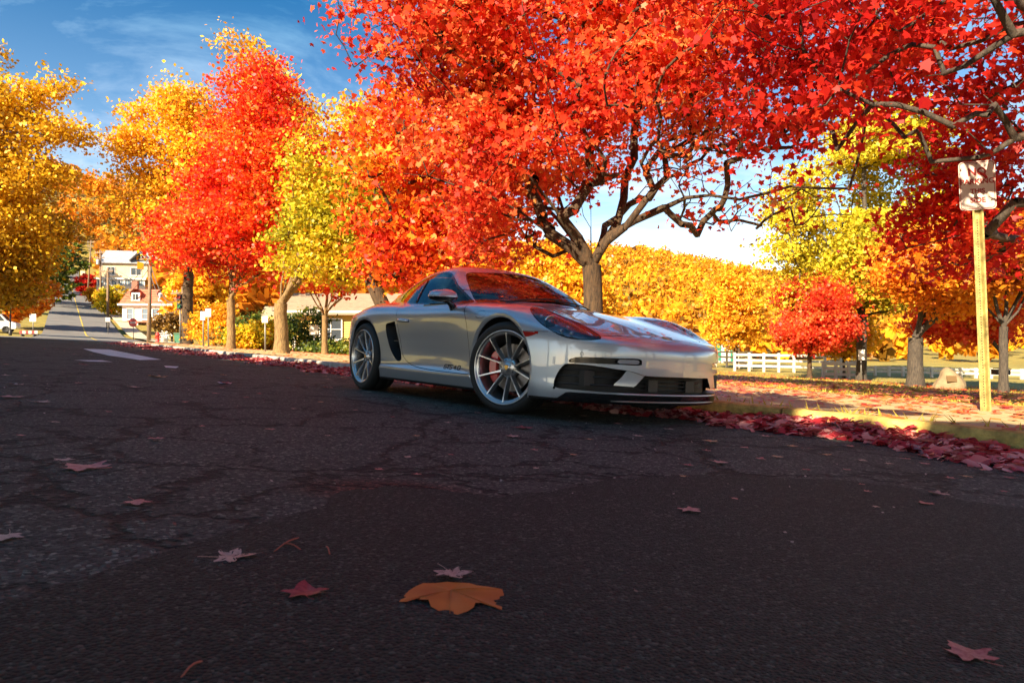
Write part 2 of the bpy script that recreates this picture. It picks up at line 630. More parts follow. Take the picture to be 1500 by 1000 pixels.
# ------------------------------------------------------------------ the sports car
# body surface: a smooth union of lower body and cabin, each bounded by fair tables of half widths and heights
def pchip_slopes(x,y):
    x=np.asarray(x,float); y=np.asarray(y,float)
    h=np.diff(x); d=np.diff(y,axis=0)/h.reshape(-1,*([1]*(y.ndim-1)))
    m=np.zeros_like(y)
    hh=h.reshape(-1,*([1]*(y.ndim-1)))
    # C1 catmull-like (non-monotone, smoother)
    m[1:-1]=(d[:-1]*hh[1:]+d[1:]*hh[:-1])/(hh[1:]+hh[:-1])
    m[0]=d[0]; m[-1]=d[-1]
    return m
class Sp:
    """cubic hermite along axis 0; y may be (n,) or (n,m)"""
    def __init__(s,x,y): s.x=np.asarray(x,float); s.y=np.asarray(y,float); s.m=pchip_slopes(s.x,s.y)
    def basis(s,q):
        q=np.clip(q,s.x[0],s.x[-1]); i=np.clip(np.searchsorted(s.x,q)-1,0,len(s.x)-2)
        h=s.x[i+1]-s.x[i]; t=(q-s.x[i])/h
        return i,h,t
    def __call__(s,q):
        i,h,t=s.basis(q); t2=t*t;t3=t2*t
        return (2*t3-3*t2+1)*s.y[i]+(t3-2*t2+t)*h*s.m[i]+(-2*t3+3*t2)*s.y[i+1]+(t3-t2)*h*s.m[i+1]
class Sp2:
    """tensor: first axis x, second axis z"""
    def __init__(s,x,z,T):
        xs=np.arange(x[0],x[-1]+1e-9,.02); zs=np.arange(z[0],z[-1]+1e-9,.01)
        A=np.stack([Sp(x,np.asarray(T)[:,j])(xs) for j in range(len(z))],1)
        B=np.stack([Sp(z,A[i])(zs) for i in range(len(xs))],0)
        # light smoothing along x and z to fair the surface
        def sm(a,ax,n):
            for _ in range(n):
                p=np.concatenate([np.take(a,[0],ax),a,np.take(a,[-1],ax)],ax)
                L=np.take(p,range(0,a.shape[ax]),ax);R=np.take(p,range(2,a.shape[ax]+2),ax)
                a=.25*L+.5*a+.25*R
            return a
        B=sm(B,0,10)
        s.B=B;s.x0=xs[0];s.z0=zs[0];s.nx=len(xs);s.nz=len(zs)
    def __call__(s,x,z):
        # cubic (catmull-rom) sampling of the grid
        u=np.clip((x-s.x0)/.02,0,s.nx-1.001); v=np.clip((z-s.z0)/.01,0,s.nz-1.001)
        i=u.astype(int);j=v.astype(int);a=u-i;b=v-j
        def w(t): return (-.5*t**3+t**2-.5*t,1.5*t**3-2.5*t**2+1,-1.5*t**3+2*t**2+.5*t,.5*t**3-.5*t**2)
        wa=w(a);wb=w(b);r=0
        for p in range(4):
            ii=np.clip(i+p-1,0,s.nx-1)
            for q in range(4):
                jj=np.clip(j+q-1,0,s.nz-1)
                r=r+wa[p]*wb[q]*s.B[ii,jj]
        return r
def smax(a,b,k):
    h=np.maximum(k-np.abs(a-b),0)/k
    return np.maximum(a,b)+h*h*h*k/6
def smin(a,b,k): return -smax(-a,-b,k)
# ---- tables
XS=[-2.2,-1.9,-1.6,-1.24,-.9,-.5,0,.4,.8,1.24,1.6,1.9,2.25]
ZS=[.10,.16,.21,.25,.285,.35,.50,.62,.72,.82,.92,1.05]
YS=[
[.70,.72,.74,.755,.77,.78,.80,.80,.78,.72,.62,.45],
[.78,.79,.80,.81,.82,.835,.855,.86,.85,.81,.73,.55],
[.83,.84,.85,.86,.868,.878,.892,.897,.888,.86,.79,.62],
[.84,.855,.868,.876,.882,.89,.90,.903,.897,.873,.81,.66],
[.82,.84,.858,.87,.862,.866,.877,.885,.884,.866,.81,.68],
[.80,.825,.846,.858,.842,.838,.848,.865,.872,.858,.81,.70],
[.80,.825,.846,.858,.836,.822,.836,.858,.868,.854,.81,.70],
[.80,.825,.846,.858,.838,.826,.840,.860,.868,.854,.805,.70],
[.81,.832,.850,.862,.852,.850,.862,.872,.872,.852,.79,.68],
[.83,.845,.86,.872,.878,.884,.888,.886,.876,.845,.77,.64],
[.82,.835,.85,.858,.864,.872,.877,.873,.855,.815,.73,.58],
[.80,.81,.82,.828,.834,.842,.845,.835,.81,.76,.66,.50],
[.76,.77,.78,.785,.79,.795,.79,.77,.73,.66,.55,.40]]
Ys=Sp2(XS,ZS,YS)
XT=[-2.2,-2.05,-1.9,-1.6,-1.24,-.9,-.5,0,.4,.75,1.0,1.24,1.5,1.7,1.9,2.05,2.15,2.3]
YT=[0,.15,.3,.45,.58,.68,.76,.83,.92]
ZT=[
[.74,.74,.74,.73,.72,.70,.68,.65,.58],
[.845,.845,.84,.83,.81,.775,.735,.69,.62],
[.885,.885,.88,.87,.845,.81,.77,.725,.65],
[.905,.905,.905,.90,.885,.86,.825,.785,.715],
[.91,.91,.91,.91,.91,.90,.88,.85,.79],
[.90,.90,.90,.895,.89,.885,.873,.848,.79],
[.89,.89,.89,.885,.875,.868,.852,.826,.775],
[.885,.885,.885,.88,.87,.86,.843,.816,.765],
[.885,.885,.88,.875,.865,.855,.838,.81,.76],
[.880,.878,.87,.856,.850,.845,.83,.803,.75],
[.842,.839,.831,.822,.822,.826,.814,.786,.73],
[.800,.797,.79,.788,.803,.812,.80,.772,.71],
[.745,.743,.736,.736,.755,.764,.742,.70,.63],
[.695,.693,.686,.682,.690,.688,.660,.615,.54],
[.638,.636,.630,.621,.612,.592,.56,.52,.46],
[.595,.593,.588,.576,.560,.542,.52,.49,.43],
[.56,.559,.553,.542,.525,.508,.485,.455,.40],
[.43,.43,.425,.42,.405,.385,.365,.335,.29]]
Zt=Sp2(XT,YT,ZT)
Xc=Sp([.05,.10,.14,.2,.3,.4,.5,.56,.62,.68,.8],[2.0,2.13,2.17,2.195,2.20,2.205,2.205,2.195,2.165,2.11,1.95])
An=Sp([0,.2,.4,.55,.65,.75,.82,.87,.9,.95],[0,.012,.065,.145,.23,.36,.50,.67,.82,1.15])
Xr=Sp([.1,.2,.35,.5,.65,.78,.86,.95],[-1.95,-2.05,-2.11,-2.13,-2.12,-2.08,-2.03,-1.9])
Ar=Sp([0,.2,.4,.6,.7,.8,.87,.93],[0,.01,.04,.11,.18,.32,.52,.9])
Zc0=Sp([-2.1,-1.95,-1.8,-1.6,-1.4,-1.2,-1.0,-.8,-.6,-.4,-.25,-.1,.05,.2,.4,.6,.76,.95],
       [.80,.86,.91,.972,1.03,1.089,1.147,1.199,1.238,1.257,1.261,1.247,1.214,1.166,1.094,1.0,.905,.78])
Yt=Sp([-2.1,-1.7,-1.4,-1.0,-.6,-.2,.3,.9],[-.46,-.33,-.23,-.12,-.03,-.002,-.005,-.03])
def bottom(x): return .135+0*x
def cabin(x,y,z):
    ay=np.abs(y)
    zt=Zc0(x+.42*ay**2*np.clip((x+.3)/.6,0,1)) -.10*ay**2-.25*ay**4
    a=(z-zt)*.85
    yc=.788-.70*(z-.87)-.30*np.clip(z-.87,-.2,1)**2+Yt(x)
    b=(ay-yc)*.82
    return np.maximum(smax(a,b,.11),.84-z)
def lower(x,y,z):
    ay=np.abs(y)
    a=ay-Ys(x,z)
    b=z-Zt(x,ay)
    r=smax(a,b,.09)
    r=smax(r,(x-(Xc(z)-An(ay)))*.9,.05)
    r=smax(r,((Xr(z)+Ar(ay))-x)*.9,.10)
    r=smax(r,bottom(x)-z,.03)
    return r
def Fn(x,y,z):
    return smin(lower(x,y,z),cabin(x,y,z),.05)
def march(o,d,tmax,n=60):
    """o,d (N,3) arrays; inside->outside root along d from o (o inside)"""
    t=np.full(len(o),1e-3); lo=np.zeros(len(o)); hi=np.full(len(o),tmax)
    # coarse scan for last sign change
    ts=np.linspace(0,tmax,90); last=np.zeros(len(o))
    for tt in ts:
        p=o+d*tt; f=Fn(p[:,0],p[:,1],p[:,2]); last=np.where(f<0,tt,last)
    lo=last; hi=last+ts[1]
    for _ in range(22):
        m=(lo+hi)/2; p=o+d*m[:,None]; f=Fn(p[:,0],p[:,1],p[:,2])
        lo=np.where(f<0,m,lo); hi=np.where(f<0,hi,m)
    return o+d*((lo+hi)/2)[:,None]
def body_grid(nx=230,nth=150,nph=40):
    """half grid y>=0. returns verts (nu,nv,3)"""
    x0,x1=-1.72,1.78
    zc=.52
    # theta samples 0(bottom)..pi(top) denser at sides
    th=np.linspace(0,np.pi,nth)
    U=[]
    phs=np.linspace(np.pi/2,0,nph,endpoint=False)
    for p in phs: U.append((x0,-p))
    for x in np.linspace(x0,x1,nx): U.append((x,0))
    for p in phs[::-1]: U.append((x1,p))
    U=np.array(U)
    X=U[:,0][:,None]+0*th; P=U[:,1][:,None]+0*th; T=th[None]+0*X
    o=np.stack([X,0*X,0*X+zc],-1).reshape(-1,3)
    d=np.stack([np.sin(P),np.cos(P)*np.sin(T),-np.cos(P)*np.cos(T)],-1).reshape(-1,3)
    v=march(o,d,1.15).reshape(len(U),nth,3)
    return v

def smooth_poly(pts, n=8):
    P = np.array(pts, float)
    m = len(P)
    out = []
    for i in range(m):
        p0, p1, p2, p3 = P[i - 1], P[i], P[(i + 1) % m], P[(i + 2) % m]
        for k in range(n):
            t = k / n
            out.append(0.5 * ((2 * p1) + (-p0 + p2) * t + (2 * p0 - 5 * p1 + 4 * p2 - p3) * t * t + (-p0 + 3 * p1 - 3 * p2 + p3) * t ** 3))
    return np.array(out)

def poly_sdf(P, q):
    """signed distance to polygon P for points q, negative inside"""
    d2 = np.full(len(q), 1e9)
    ins = np.zeros(len(q), bool)
    for i in range(len(P)):
        a, b = P[i - 1], P[i]
        e = b - a
        w = q - a
        t = np.clip((w @ e) / max(e @ e, 1e-12), 0, 1)
        r = w - t[:, None] * e
        d2 = np.minimum(d2, (r * r).sum(1))
        c = ((a[1] <= q[:, 1]) != (b[1] <= q[:, 1]))
        with np.errstate(divide='ignore', invalid='ignore'):
            xi = a[0] + (q[:, 1] - a[1]) / (b[1] - a[1]) * e[0]
        ins ^= c & (q[:, 0] < xi)
    return np.sqrt(d2) * np.where(ins, -1, 1)

CH = {'side': lambda p: p[:, [0, 2]], 'top': lambda p: p[:, [0, 1]], 'front': lambda p: p[:, [1, 2]],
      'oblique': lambda p: np.stack([p[:, 0], p[:, 1] - p[:, 2]], 1)}

AF, AR = (1.198, 0.335, 0.370), (-1.2375, 0.345, 0.375)
REG = {}
def region(name, chart, pts, mask, smooth=True, n=8):
    P = smooth_poly(pts, n) if smooth else np.array(pts, float)
    REG[name] = (lambda p, P=P, chart=chart: poly_sdf(P, CH[chart](p)), mask)
def circ(cx, cz, r):
    return lambda p: np.hypot(p[:, 0] - cx, p[:, 2] - cz) - r
REG['arch_front'] = (circ(*AF), lambda p: p[:, 1] > 0.5)
REG['arch_rear'] = (circ(*AR), lambda p: p[:, 1] > 0.5)
region('side_glass', 'side', [(-0.87, 0.953), (-0.885, 1.0), (-0.855, 1.040), (-0.72, 1.080), (-0.586, 1.118), (-0.45, 1.153), (-0.30, 1.168), (-0.16, 1.158), (-0.04, 1.125), (0.066, 1.076), (0.20, 1.006), (0.355, 0.928), (0.468, 0.868), (0.52, 0.842), (0.40, 0.844), (0.02, 0.853), (-0.265, 0.864), (-0.485, 0.877), (-0.70, 0.90), (-0.82, 0.924)],
       lambda p: (p[:, 1] > 0.42) & (p[:, 2] > 0.8))
region('windscreen', 'top', [(0.160, -0.3), (0.160, 0.0), (0.150, 0.2), (0.125, 0.36), (0.085, 0.46), (0.14, 0.517), (0.30, 0.583), (0.46, 0.630), (0.575, 0.645), (0.635, 0.585), (0.69, 0.464), (0.755, 0.28), (0.79, 0.15), (0.797, 0.0), (0.797, -0.3), (0.45, -0.6)],
       lambda p: (p[:, 2] > 0.82) & (p[:, 0] > -0.1) & (p[:, 0] < 1.0))
region('rear_glass', 'top', [(-0.80, -0.2), (-0.80, 0.0), (-0.81, 0.25), (-0.85, 0.36), (-1.0, 0.385), (-1.25, 0.36), (-1.5, 0.31), (-1.56, 0.22), (-1.58, 0.0), (-1.58, -0.2)],
       lambda p: (p[:, 2] > 0.85) & (p[:, 0] < -0.5))
region('door', 'side', [(0.60, 0.86), (0.648, 0.807), (0.70, 0.74), (0.737, 0.679), (0.768, 0.55), (0.784, 0.411), (0.787, 0.30), (0.775, 0.264), (0.568, 0.262), (0.30, 0.264), (0.023, 0.272), (-0.15, 0.286), (-0.27, 0.306), (-0.37, 0.345), (-0.42, 0.39), (-0.44, 0.46), (-0.465, 0.57), (-0.506, 0.71), (-0.544, 0.811), (-0.56, 0.87), (-0.56, 0.96), (-0.1, 1.0), (0.45, 0.95)],
       lambda p: (p[:, 1] > 0.6), n=6)
region('side_intake', 'side', [(-0.727, 0.64), (-0.705, 0.672), (-0.62, 0.684), (-0.545, 0.690), (-0.528, 0.66), (-0.50, 0.57), (-0.462, 0.44), (-0.436, 0.35), (-0.452, 0.326), (-0.51, 0.322), (-0.58, 0.36), (-0.65, 0.43), (-0.70, 0.53)],
       lambda p: p[:, 1] > 0.6)
region('bonnet', 'top', [(0.80, -0.3), (0.80, 0.0), (0.785, 0.25), (0.735, 0.45), (0.69, 0.585), (0.80, 0.605), (1.05, 0.560), (1.35, 0.530), (1.62, 0.520), (1.82, 0.500), (1.955, 0.455), (2.015, 0.36), (2.05, 0.2), (2.062, 0.0), (2.062, -0.3), (1.4, -0.7)],
       lambda p: (p[:, 2] > 0.5) & (p[:, 0] > 0.4))
region('headlight', 'oblique', [(1.405, -0.065), (1.437, -0.005), (1.524, 0.080), (1.629, 0.151), (1.70, 0.176), (1.772, 0.187), (1.842, 0.175), (1.909, 0.135), (1.966, 0.082), (1.992, 0.027), (1.941, -0.02), (1.818, -0.075), (1.717, -0.104), (1.58, -0.120), (1.46, -0.105)],
       lambda p: (p[:, 0] > 1.25) & (p[:, 1] > 0.4))
region('upper_slot', 'front', [(0.747, 0.406), (0.732, 0.427), (0.70, 0.438), (0.595, 0.441), (0.50, 0.442), (0.39, 0.445), (0.363, 0.434), (0.366, 0.408), (0.39, 0.399), (0.51, 0.400), (0.65, 0.399), (0.725, 0.396)],
       lambda p: p[:, 0] > 1.6)
region('lower_intake', 'front', [(-0.3, 0.333), (0.0, 0.333), (0.22, 0.333), (0.33, 0.336), (0.436, 0.361), (0.543, 0.373), (0.65, 0.387), (0.738, 0.392), (0.766, 0.368), (0.787, 0.287), (0.789, 0.238), (0.770, 0.222), (0.55, 0.214), (0.35, 0.211), (0.0, 0.207), (-0.3, 0.207)],
       lambda p: p[:, 0] > 1.6)
region('strut', 'front', [(0.446, 0.372), (0.318, 0.342), (0.395, 0.258), (0.532, 0.262), (0.484, 0.312)],
       lambda p: p[:, 0] > 1.6, smooth=False)
region('running_lamp', 'front', [(0.508, 0.431), (0.44, 0.434), (0.385, 0.435), (0.375, 0.422), (0.385, 0.409), (0.45, 0.408), (0.508, 0.408)],
       lambda p: p[:, 0] > 1.6)
region('side_marker', 'side', [(1.462, 0.596), (1.54, 0.596), (1.60, 0.594), (1.627, 0.590), (1.60, 0.575), (1.56, 0.564), (1.50, 0.559), (1.468, 0.572)],
       lambda p: (p[:, 1] > 0.6))
region('tail_lamp', 'side', [(-1.84, 0.715), (-1.88, 0.752), (-2.0, 0.757), (-2.3, 0.752), (-2.3, 0.665), (-1.97, 0.672), (-1.87, 0.688)],
       lambda p: (p[:, 0] < -1.5) & (p[:, 1] > 0.35), smooth=False)
REG['fuel_flap'] = (lambda p: np.hypot((p[:, 0] - 0.94) , (p[:, 2] - 0.727) * 2.6) - 0.074, lambda p: p[:, 1] > 0.7)
REG['bumper_line'] = (lambda p: p[:, 2] - 0.600, lambda p: (p[:, 0] > 1.36) & (p[:, 1] > 0.55) & (p[:, 0] < 1.72))
REG['nose_line'] = (lambda p: p[:, 2] - (0.585 + 0.06 * (0.59 - p[:, 1])), lambda p: (p[:, 0] > 1.90) & (p[:, 1] > 0.38) & (p[:, 1] < 0.68))
REG['lip'] = (lambda p: p[:, 2] - np.clip(0.150 + (0.775 - p[:, 1]) * 1.6, 0.140, 0.203), lambda p: (p[:, 0] > 1.55) & (p[:, 2] > 0.137))
REG['under'] = (lambda p: p[:, 2] - 0.158, lambda p: (np.abs(p[:, 0]) < 3))
REG['rear_under'] = (lambda p: p[:, 2] - 0.33, lambda p: (p[:, 0] < -1.75))

def ev(name, p):
    f, m = REG[name]
    return np.where(m(p), f(p), 9.0)

def imprint(bm, fn, mask):
    bm.verts.ensure_lookup_table()
    co = np.array([v.co[:] for v in bm.verts])
    d = fn(co)
    ok = mask(co)
    on = set()
    idx = np.array([(e.verts[0].index, e.verts[1].index) for e in bm.edges])
    bm.edges.ensure_lookup_table()
    cross = (d[idx[:, 0]] * d[idx[:, 1]] < 0) & ok[idx[:, 0]] & ok[idx[:, 1]] & (np.abs(d[idx[:, 0]]) < 0.2)
    edges = [bm.edges[i] for i in np.where(cross)[0]]
    moved = {}
    for e in edges:
        a, b = e.verts
        da, db = d[a.index], d[b.index]
        t = da / (da - db)
        if (a in moved) or (b in moved):
            pass
        if t < 0.06 and a not in moved:
            moved[a] = a.co.lerp(b.co, t)
        elif t > 0.94 and b not in moved:
            moved[b] = a.co.lerp(b.co, t)
    for v, c in moved.items():
        v.co = c
        on.add(v)
    for e in edges:
        a, b = e.verts
        if a in moved or b in moved:
            continue
        da, db = d[a.index], d[b.index]
        ne, nv = bmesh.utils.edge_split(e, a, da / (da - db))
        on.add(nv)
    faces = set(f for v in on for f in v.link_faces)
    for f in faces:
        vs = [v for v in f.verts if v in on]
        if len(vs) >= 2:
            best = None
            fv = list(f.verts)
            n = len(fv)
            for i in range(len(vs)):
                for j in range(i + 1, len(vs)):
                    a, b = fv.index(vs[i]), fv.index(vs[j])
                    if (a - b) % n in (1, n - 1):
                        continue
                    best = (vs[i], vs[j])
            if best:
                try:
                    bmesh.utils.face_split(f, best[0], best[1])
                except Exception:
                    pass
    bm.verts.index_update()

def build_car():
    grid = body_grid(236, 150, 40)
    nu, nv = grid.shape[:2]
    # chamfered wheel arch lips
    flat = grid.reshape(-1, 3)
    me0 = grid_mesh('tmp', grid)
    bm = bmesh.new()
    bm.from_mesh(me0)
    bpy.data.meshes.remove(me0)
    bmesh.ops.remove_doubles(bm, verts=bm.verts, dist=1e-5)
    bm.verts.index_update()
    G = 0.0026
    jobs = [('arch_front', 0), ('arch_rear', 0), ('arch_front', 0.03), ('arch_rear', 0.03), ('side_glass', 0), ('side_glass', 0.013), ('windscreen', 0), ('windscreen', 0.012),
            ('rear_glass', 0), ('rear_glass', 0.012), ('door', -G), ('door', G), ('side_intake', 0), ('bonnet', -G), ('bonnet', G),
            ('headlight', 0), ('headlight', 0.011), ('upper_slot', 0), ('lower_intake', 0), ('strut', 0), ('running_lamp', 0), ('side_marker', 0),
            ('tail_lamp', 0), ('fuel_flap', -0.0022), ('fuel_flap', 0.0022), ('bumper_line', 0.0018), ('bumper_line', -0.0018), ('nose_line', 0.0018), ('nose_line', -0.0018),
            ('lip', 0), ('under', 0), ('rear_under', 0)]
    for nm, lv in jobs:
        f, m = REG[nm]
        imprint(bm, lambda p, f=f, lv=lv: f(p) - lv, m)
    bm.faces.ensure_lookup_table()
    C = np.array([f.calc_center_median()[:] for f in bm.faces])
    D = {k: ev(k, C) for k in REG}
    x, y, z = C.T
    lab = np.full(len(C), 'body', dtype=object)
    # large panels first, openings last
    front = (x > 1.2375) & (z < 0.600) & (z > 0.1)
    nose = (x > 1.72) & ((z < 0.585 + 0.06 * (0.59 - np.clip(y, 0.0, 0.68))) | (D['bonnet'] > 0))
    lab[front | (nose & (D['bonnet'] > 0))] = 'front_bumper'
    lab[(x > 1.2375) & (lab == 'body') & (y > 0.3)] = 'front_fender'
    lab[(x > 0.545) & (x <= 1.2375) & (z < 0.9) & (D['bonnet'] > 0) & (D['windscreen'] > 0.012) & (D['door'] > 0) & (z > 0.25) & (y > 0.3)] = 'front_fender'
    lab[(x < -1.78) & (z < 0.62)] = 'rear_bumper'
    lab[D['bonnet'] < 0] = 'bonnet'
    lab[(np.abs(D['bonnet']) < G)] = 'gap'
    lab[D['door'] < 0] = 'door'
    lab[(np.abs(D['door']) < G)] = 'gap'
    lab[(z < 0.256) & (np.abs(x) < 1.0) & (y > 0.5)] = 'side_sill'
    lab[(np.abs(D['bumper_line']) < 0.0018)] = 'gap'
    lab[(np.abs(D['nose_line']) < 0.0018) & (D['bonnet'] > G)] = 'gap'
    lab[D['fuel_flap'] < 0] = 'fuel_flap'
    lab[np.abs(D['fuel_flap']) < 0.0022] = 'gap'
    lab[D['windscreen'] < 0.012] = 'window_seal'
    lab[D['windscreen'] < 0] = 'windscreen'
    lab[D['rear_glass'] < 0.012] = 'window_seal'
    lab[D['rear_glass'] < 0] = 'rear_window'
    lab[D['side_glass'] < 0.013] = 'window_seal'
    lab[D['side_glass'] < 0] = 'side_window'
    lab[D['side_intake'] < 0] = 'side_intake'
    lab[D['headlight'] < 0.011] = 'lamp_rim'
    lab[D['headlight'] < 0] = 'headlight'
    lab[D['side_marker'] < 0] = 'side_marker'
    lab[D['tail_lamp'] < 0] = 'tail_lamp'
    lab[(D['lip'] < 0) & (x > 1.55)] = 'front_lip'
    lab[D['upper_slot'] < 0] = 'upper_slot'
    lab[D['running_lamp'] < 0] = 'running_lamp'
    lab[D['lower_intake'] < 0] = 'lower_intake'
    lab[(D['strut'] < 0) & (D['lower_intake'] < 0)] = 'strut'
    lab[D['rear_under'] < 0] = 'diffuser'
    lab[(z < 0.158) & (lab != 'front_lip')] = 'underbody'
    for nm in ('arch_front', 'arch_rear'):
        a = (D[nm] < 0.03) & (z > 0.14)
        lab[a] = 'wheel_arch'
        lab[D[nm] < 0] = 'hole'
    co = np.array([v.co[:] for v in bm.verts])
    e = 1e-3
    nrm = np.stack([Fn(*(co + np.eye(3)[k] * e).T) - Fn(*(co - np.eye(3)[k] * e).T) for k in range(3)], 1)
    nrm /= np.linalg.norm(nrm, axis=1)[:, None] + 1e-9
    faces = {}
    for f, l in zip(bm.faces, lab):
        faces.setdefault(l, []).append([v.index for v in f.verts])

    M = car_materials()
    car = empty('sports_car')

    def sub(flist, sides, offset=0.0, custom=True, name='part', xform=None):
        """mesh from labelled faces; sides: +1 left, -1 right, 0 both"""
        ids = sorted(set(i for f in flist for i in f))
        mp = {i: k for k, i in enumerate(ids)}
        P = co[ids] + nrm[ids] * offset
        N = nrm[ids].copy()
        if xform is not None:
            P = xform(P)
        V, Fc, NN = [], [], []
        for s in ((1, -1) if sides == 0 else (sides,)):
            b = len(V)
            V += [(p[0], p[1] * s, p[2]) for p in P]
            NN += [(p[0], p[1] * s, p[2]) for p in N]
            # grid faces come wound inwards for +y
            for f in flist:
                ff = [b + mp[i] for i in f]
                Fc.append(ff if s < 0 else ff[::-1])
        me = bpy.data.meshes.new(name)
        me.from_pydata(V, [], Fc)
        if sides == 0:
            b2 = bmesh.new()
            b2.from_mesh(me)
            bmesh.ops.remove_doubles(b2, verts=[v for v in b2.verts if abs(v.co.y) < 2e-3], dist=1e-4)
            keep = {tuple(round(c, 5) for c in v): n for v, n in zip(V, NN)}
            b2.to_mesh(me)
            NN = [keep.get(tuple(round(c, 5) for c in v.co), (0, 0, 1)) for v in b2.verts]
            b2.free()
        me.polygons.foreach_set('use_smooth', np.ones(len(me.polygons), bool))
        if custom:
            # orientation check
            me.update()
            k = 0
            for p in list(me.polygons)[:60]:
                k += Vector(NN[p.vertices[0]]).dot(p.normal)
            if k < 0:
                me.flip_normals()
            me.normals_split_custom_set_from_vertices([Vector(n).normalized() if n[0] or n[1] or n[2] else Vector((0, 0, 1)) for n in NN])
        return me

    def boundary(flist):
        cnt = {}
        for f in flist:
            for a, b in zip(f, f[1:] + f[:1]):
                k = (min(a, b), max(a, b))
                cnt[k] = cnt.get(k, 0) + 1
        return [k for k, c in cnt.items() if c == 1]

    def recess(flist, side, vec, name, shrink=1.0):
        """floor pushed in by vec, with walls from the opening's edge"""
        ids = sorted(set(i for f in flist for i in f))
        mp = {i: k for k, i in enumerate(ids)}
        P = co[ids]
        c = P.mean(0)
        Q = c + (P - c) * shrink + np.array(vec)
        n = len(ids)
        V = [(p[0], p[1] * side, p[2]) for p in np.concatenate([P, Q])]
        Fc = [[mp[i] + n for i in f] for f in flist]
        for a, b in boundary(flist):
            if abs(co[a][1]) < 1e-4 and abs(co[b][1]) < 1e-4:
                continue
            Fc.append([mp[a], mp[b], mp[b] + n, mp[a] + n])
        me = bpy.data.meshes.new(name)
        me.from_pydata(V, [], Fc)
        me.update()
        return me

    body = obj('body', sub(faces['body'], 0, name='body'), M['paint'], car)
    obj('bonnet', sub(faces['bonnet'], 0, name='bonnet'), M['paint'], car)
    fb = obj('front_bumper', sub(faces['front_bumper'], 0, name='front_bumper'), M['paint'], car)
    rb = obj('rear_bumper', sub(faces['rear_bumper'], 0, name='rear_bumper'), M['paint'], car)
    obj('diffuser', sub(faces['diffuser'], 0, name='diffuser'), M['black'], rb)
    obj('splitter', sub(faces['front_lip'], 0, name='splitter'), M['black_gloss'], fb)
    obj('underbody', sub(faces['underbody'], 0, name='underbody'), M['black'], car)
    obj('windscreen', sub(faces['windscreen'], 0, name='windscreen', offset=-0.002), M['glass'], car)
    obj('rear_window', sub(faces['rear_window'], 0, name='rear_window', offset=-0.002), M['glass_dark'], car)
    obj('window_seal', sub(faces['window_seal'], 0, name='window_seal', offset=-0.001), M['black_gloss'], car)
    obj('shut_line', sub(faces['gap'], 0, name='shut_line', offset=-0.010), M['black'], car)
    # lower opening: floor and walls on both sides joined; the struts stand in front
    b = bmesh.new()
    for s in (1, -1):
        b.from_mesh(recess(faces['lower_intake'] + faces['strut'], s, (-0.13, 0, 0), 'tmp'))
    bmesh.ops.remove_doubles(b, verts=b.verts, dist=1e-4)
    bmesh.ops.recalc_face_normals(b, faces=b.faces)
    ci = obj('lower_intake', b, M['black'], car)
    for zz in (0.235, 0.262, 0.289, 0.314):
        b = bmesh.new()
        tube(b, [(2.10 - 0.36 * yy * yy, yy, zz) for yy in np.linspace(-0.34, 0.34, 13)], 0.004, 6)
        obj('slat', b, M['dark_grey'], ci, True)
    for yy in (-0.19, 0.19):
        b = bmesh.new()
        box(b, (2.09, yy, 0.265), (0.03, 0.09, 0.08))
        obj('radiator', b, M['dark_grey'], ci)
    # thin bright trim under the intakes and at the splitter edge
    yy = np.linspace(-0.80, 0.80, 49)
    for zz, rr, mm in ((0.207, 0.0075, M['paint']), (0.158, 0.007, M['trim'])):
        b = bmesh.new()
        tube(b, [((Xc(np.array([zz])) - An(np.array([abs(v)])))[0] + 0.002, v * 0.97, zz) for v in yy], rr, 8)
        obj('trim_strip', b, mm, fb, True)
    b = bmesh.new()
    box(b, (2.165, 0, 0.49), (0.002, 0.002, 0.002))
    b.free()
    # crest on the nose
    b = bmesh.new()
    cz, cx = 0.618, 2.035
    sh = [(-0.022, 0.028), (0.022, 0.028), (0.024, 0.0), (0.016, -0.022), (0.0, -0.034), (-0.016, -0.022), (-0.024, 0.0)]
    nx = Vector((0.35, 0, 0.94)).normalized()
    ux = Vector((0.94, 0, -0.35)).normalized()
    zt = float(Zt(np.array([cx]), np.array([0.0]))[0])
    a = [b.verts.new(Vector((cx, u, zt)) - ux * v + nx * -0.002) for u, v in sh]
    c = [b.verts.new(Vector((cx, u * 0.93, zt)) - ux * v * 0.93 + nx * 0.004) for u, v in sh]
    b.faces.new(c)
    for k in range(len(sh)):
        b.faces.new((a[k], a[(k + 1) % 7], c[(k + 1) % 7], c[k]))
    bmesh.ops.recalc_face_normals(b, faces=b.faces)
    obj('badge', b, M['gold'], car)

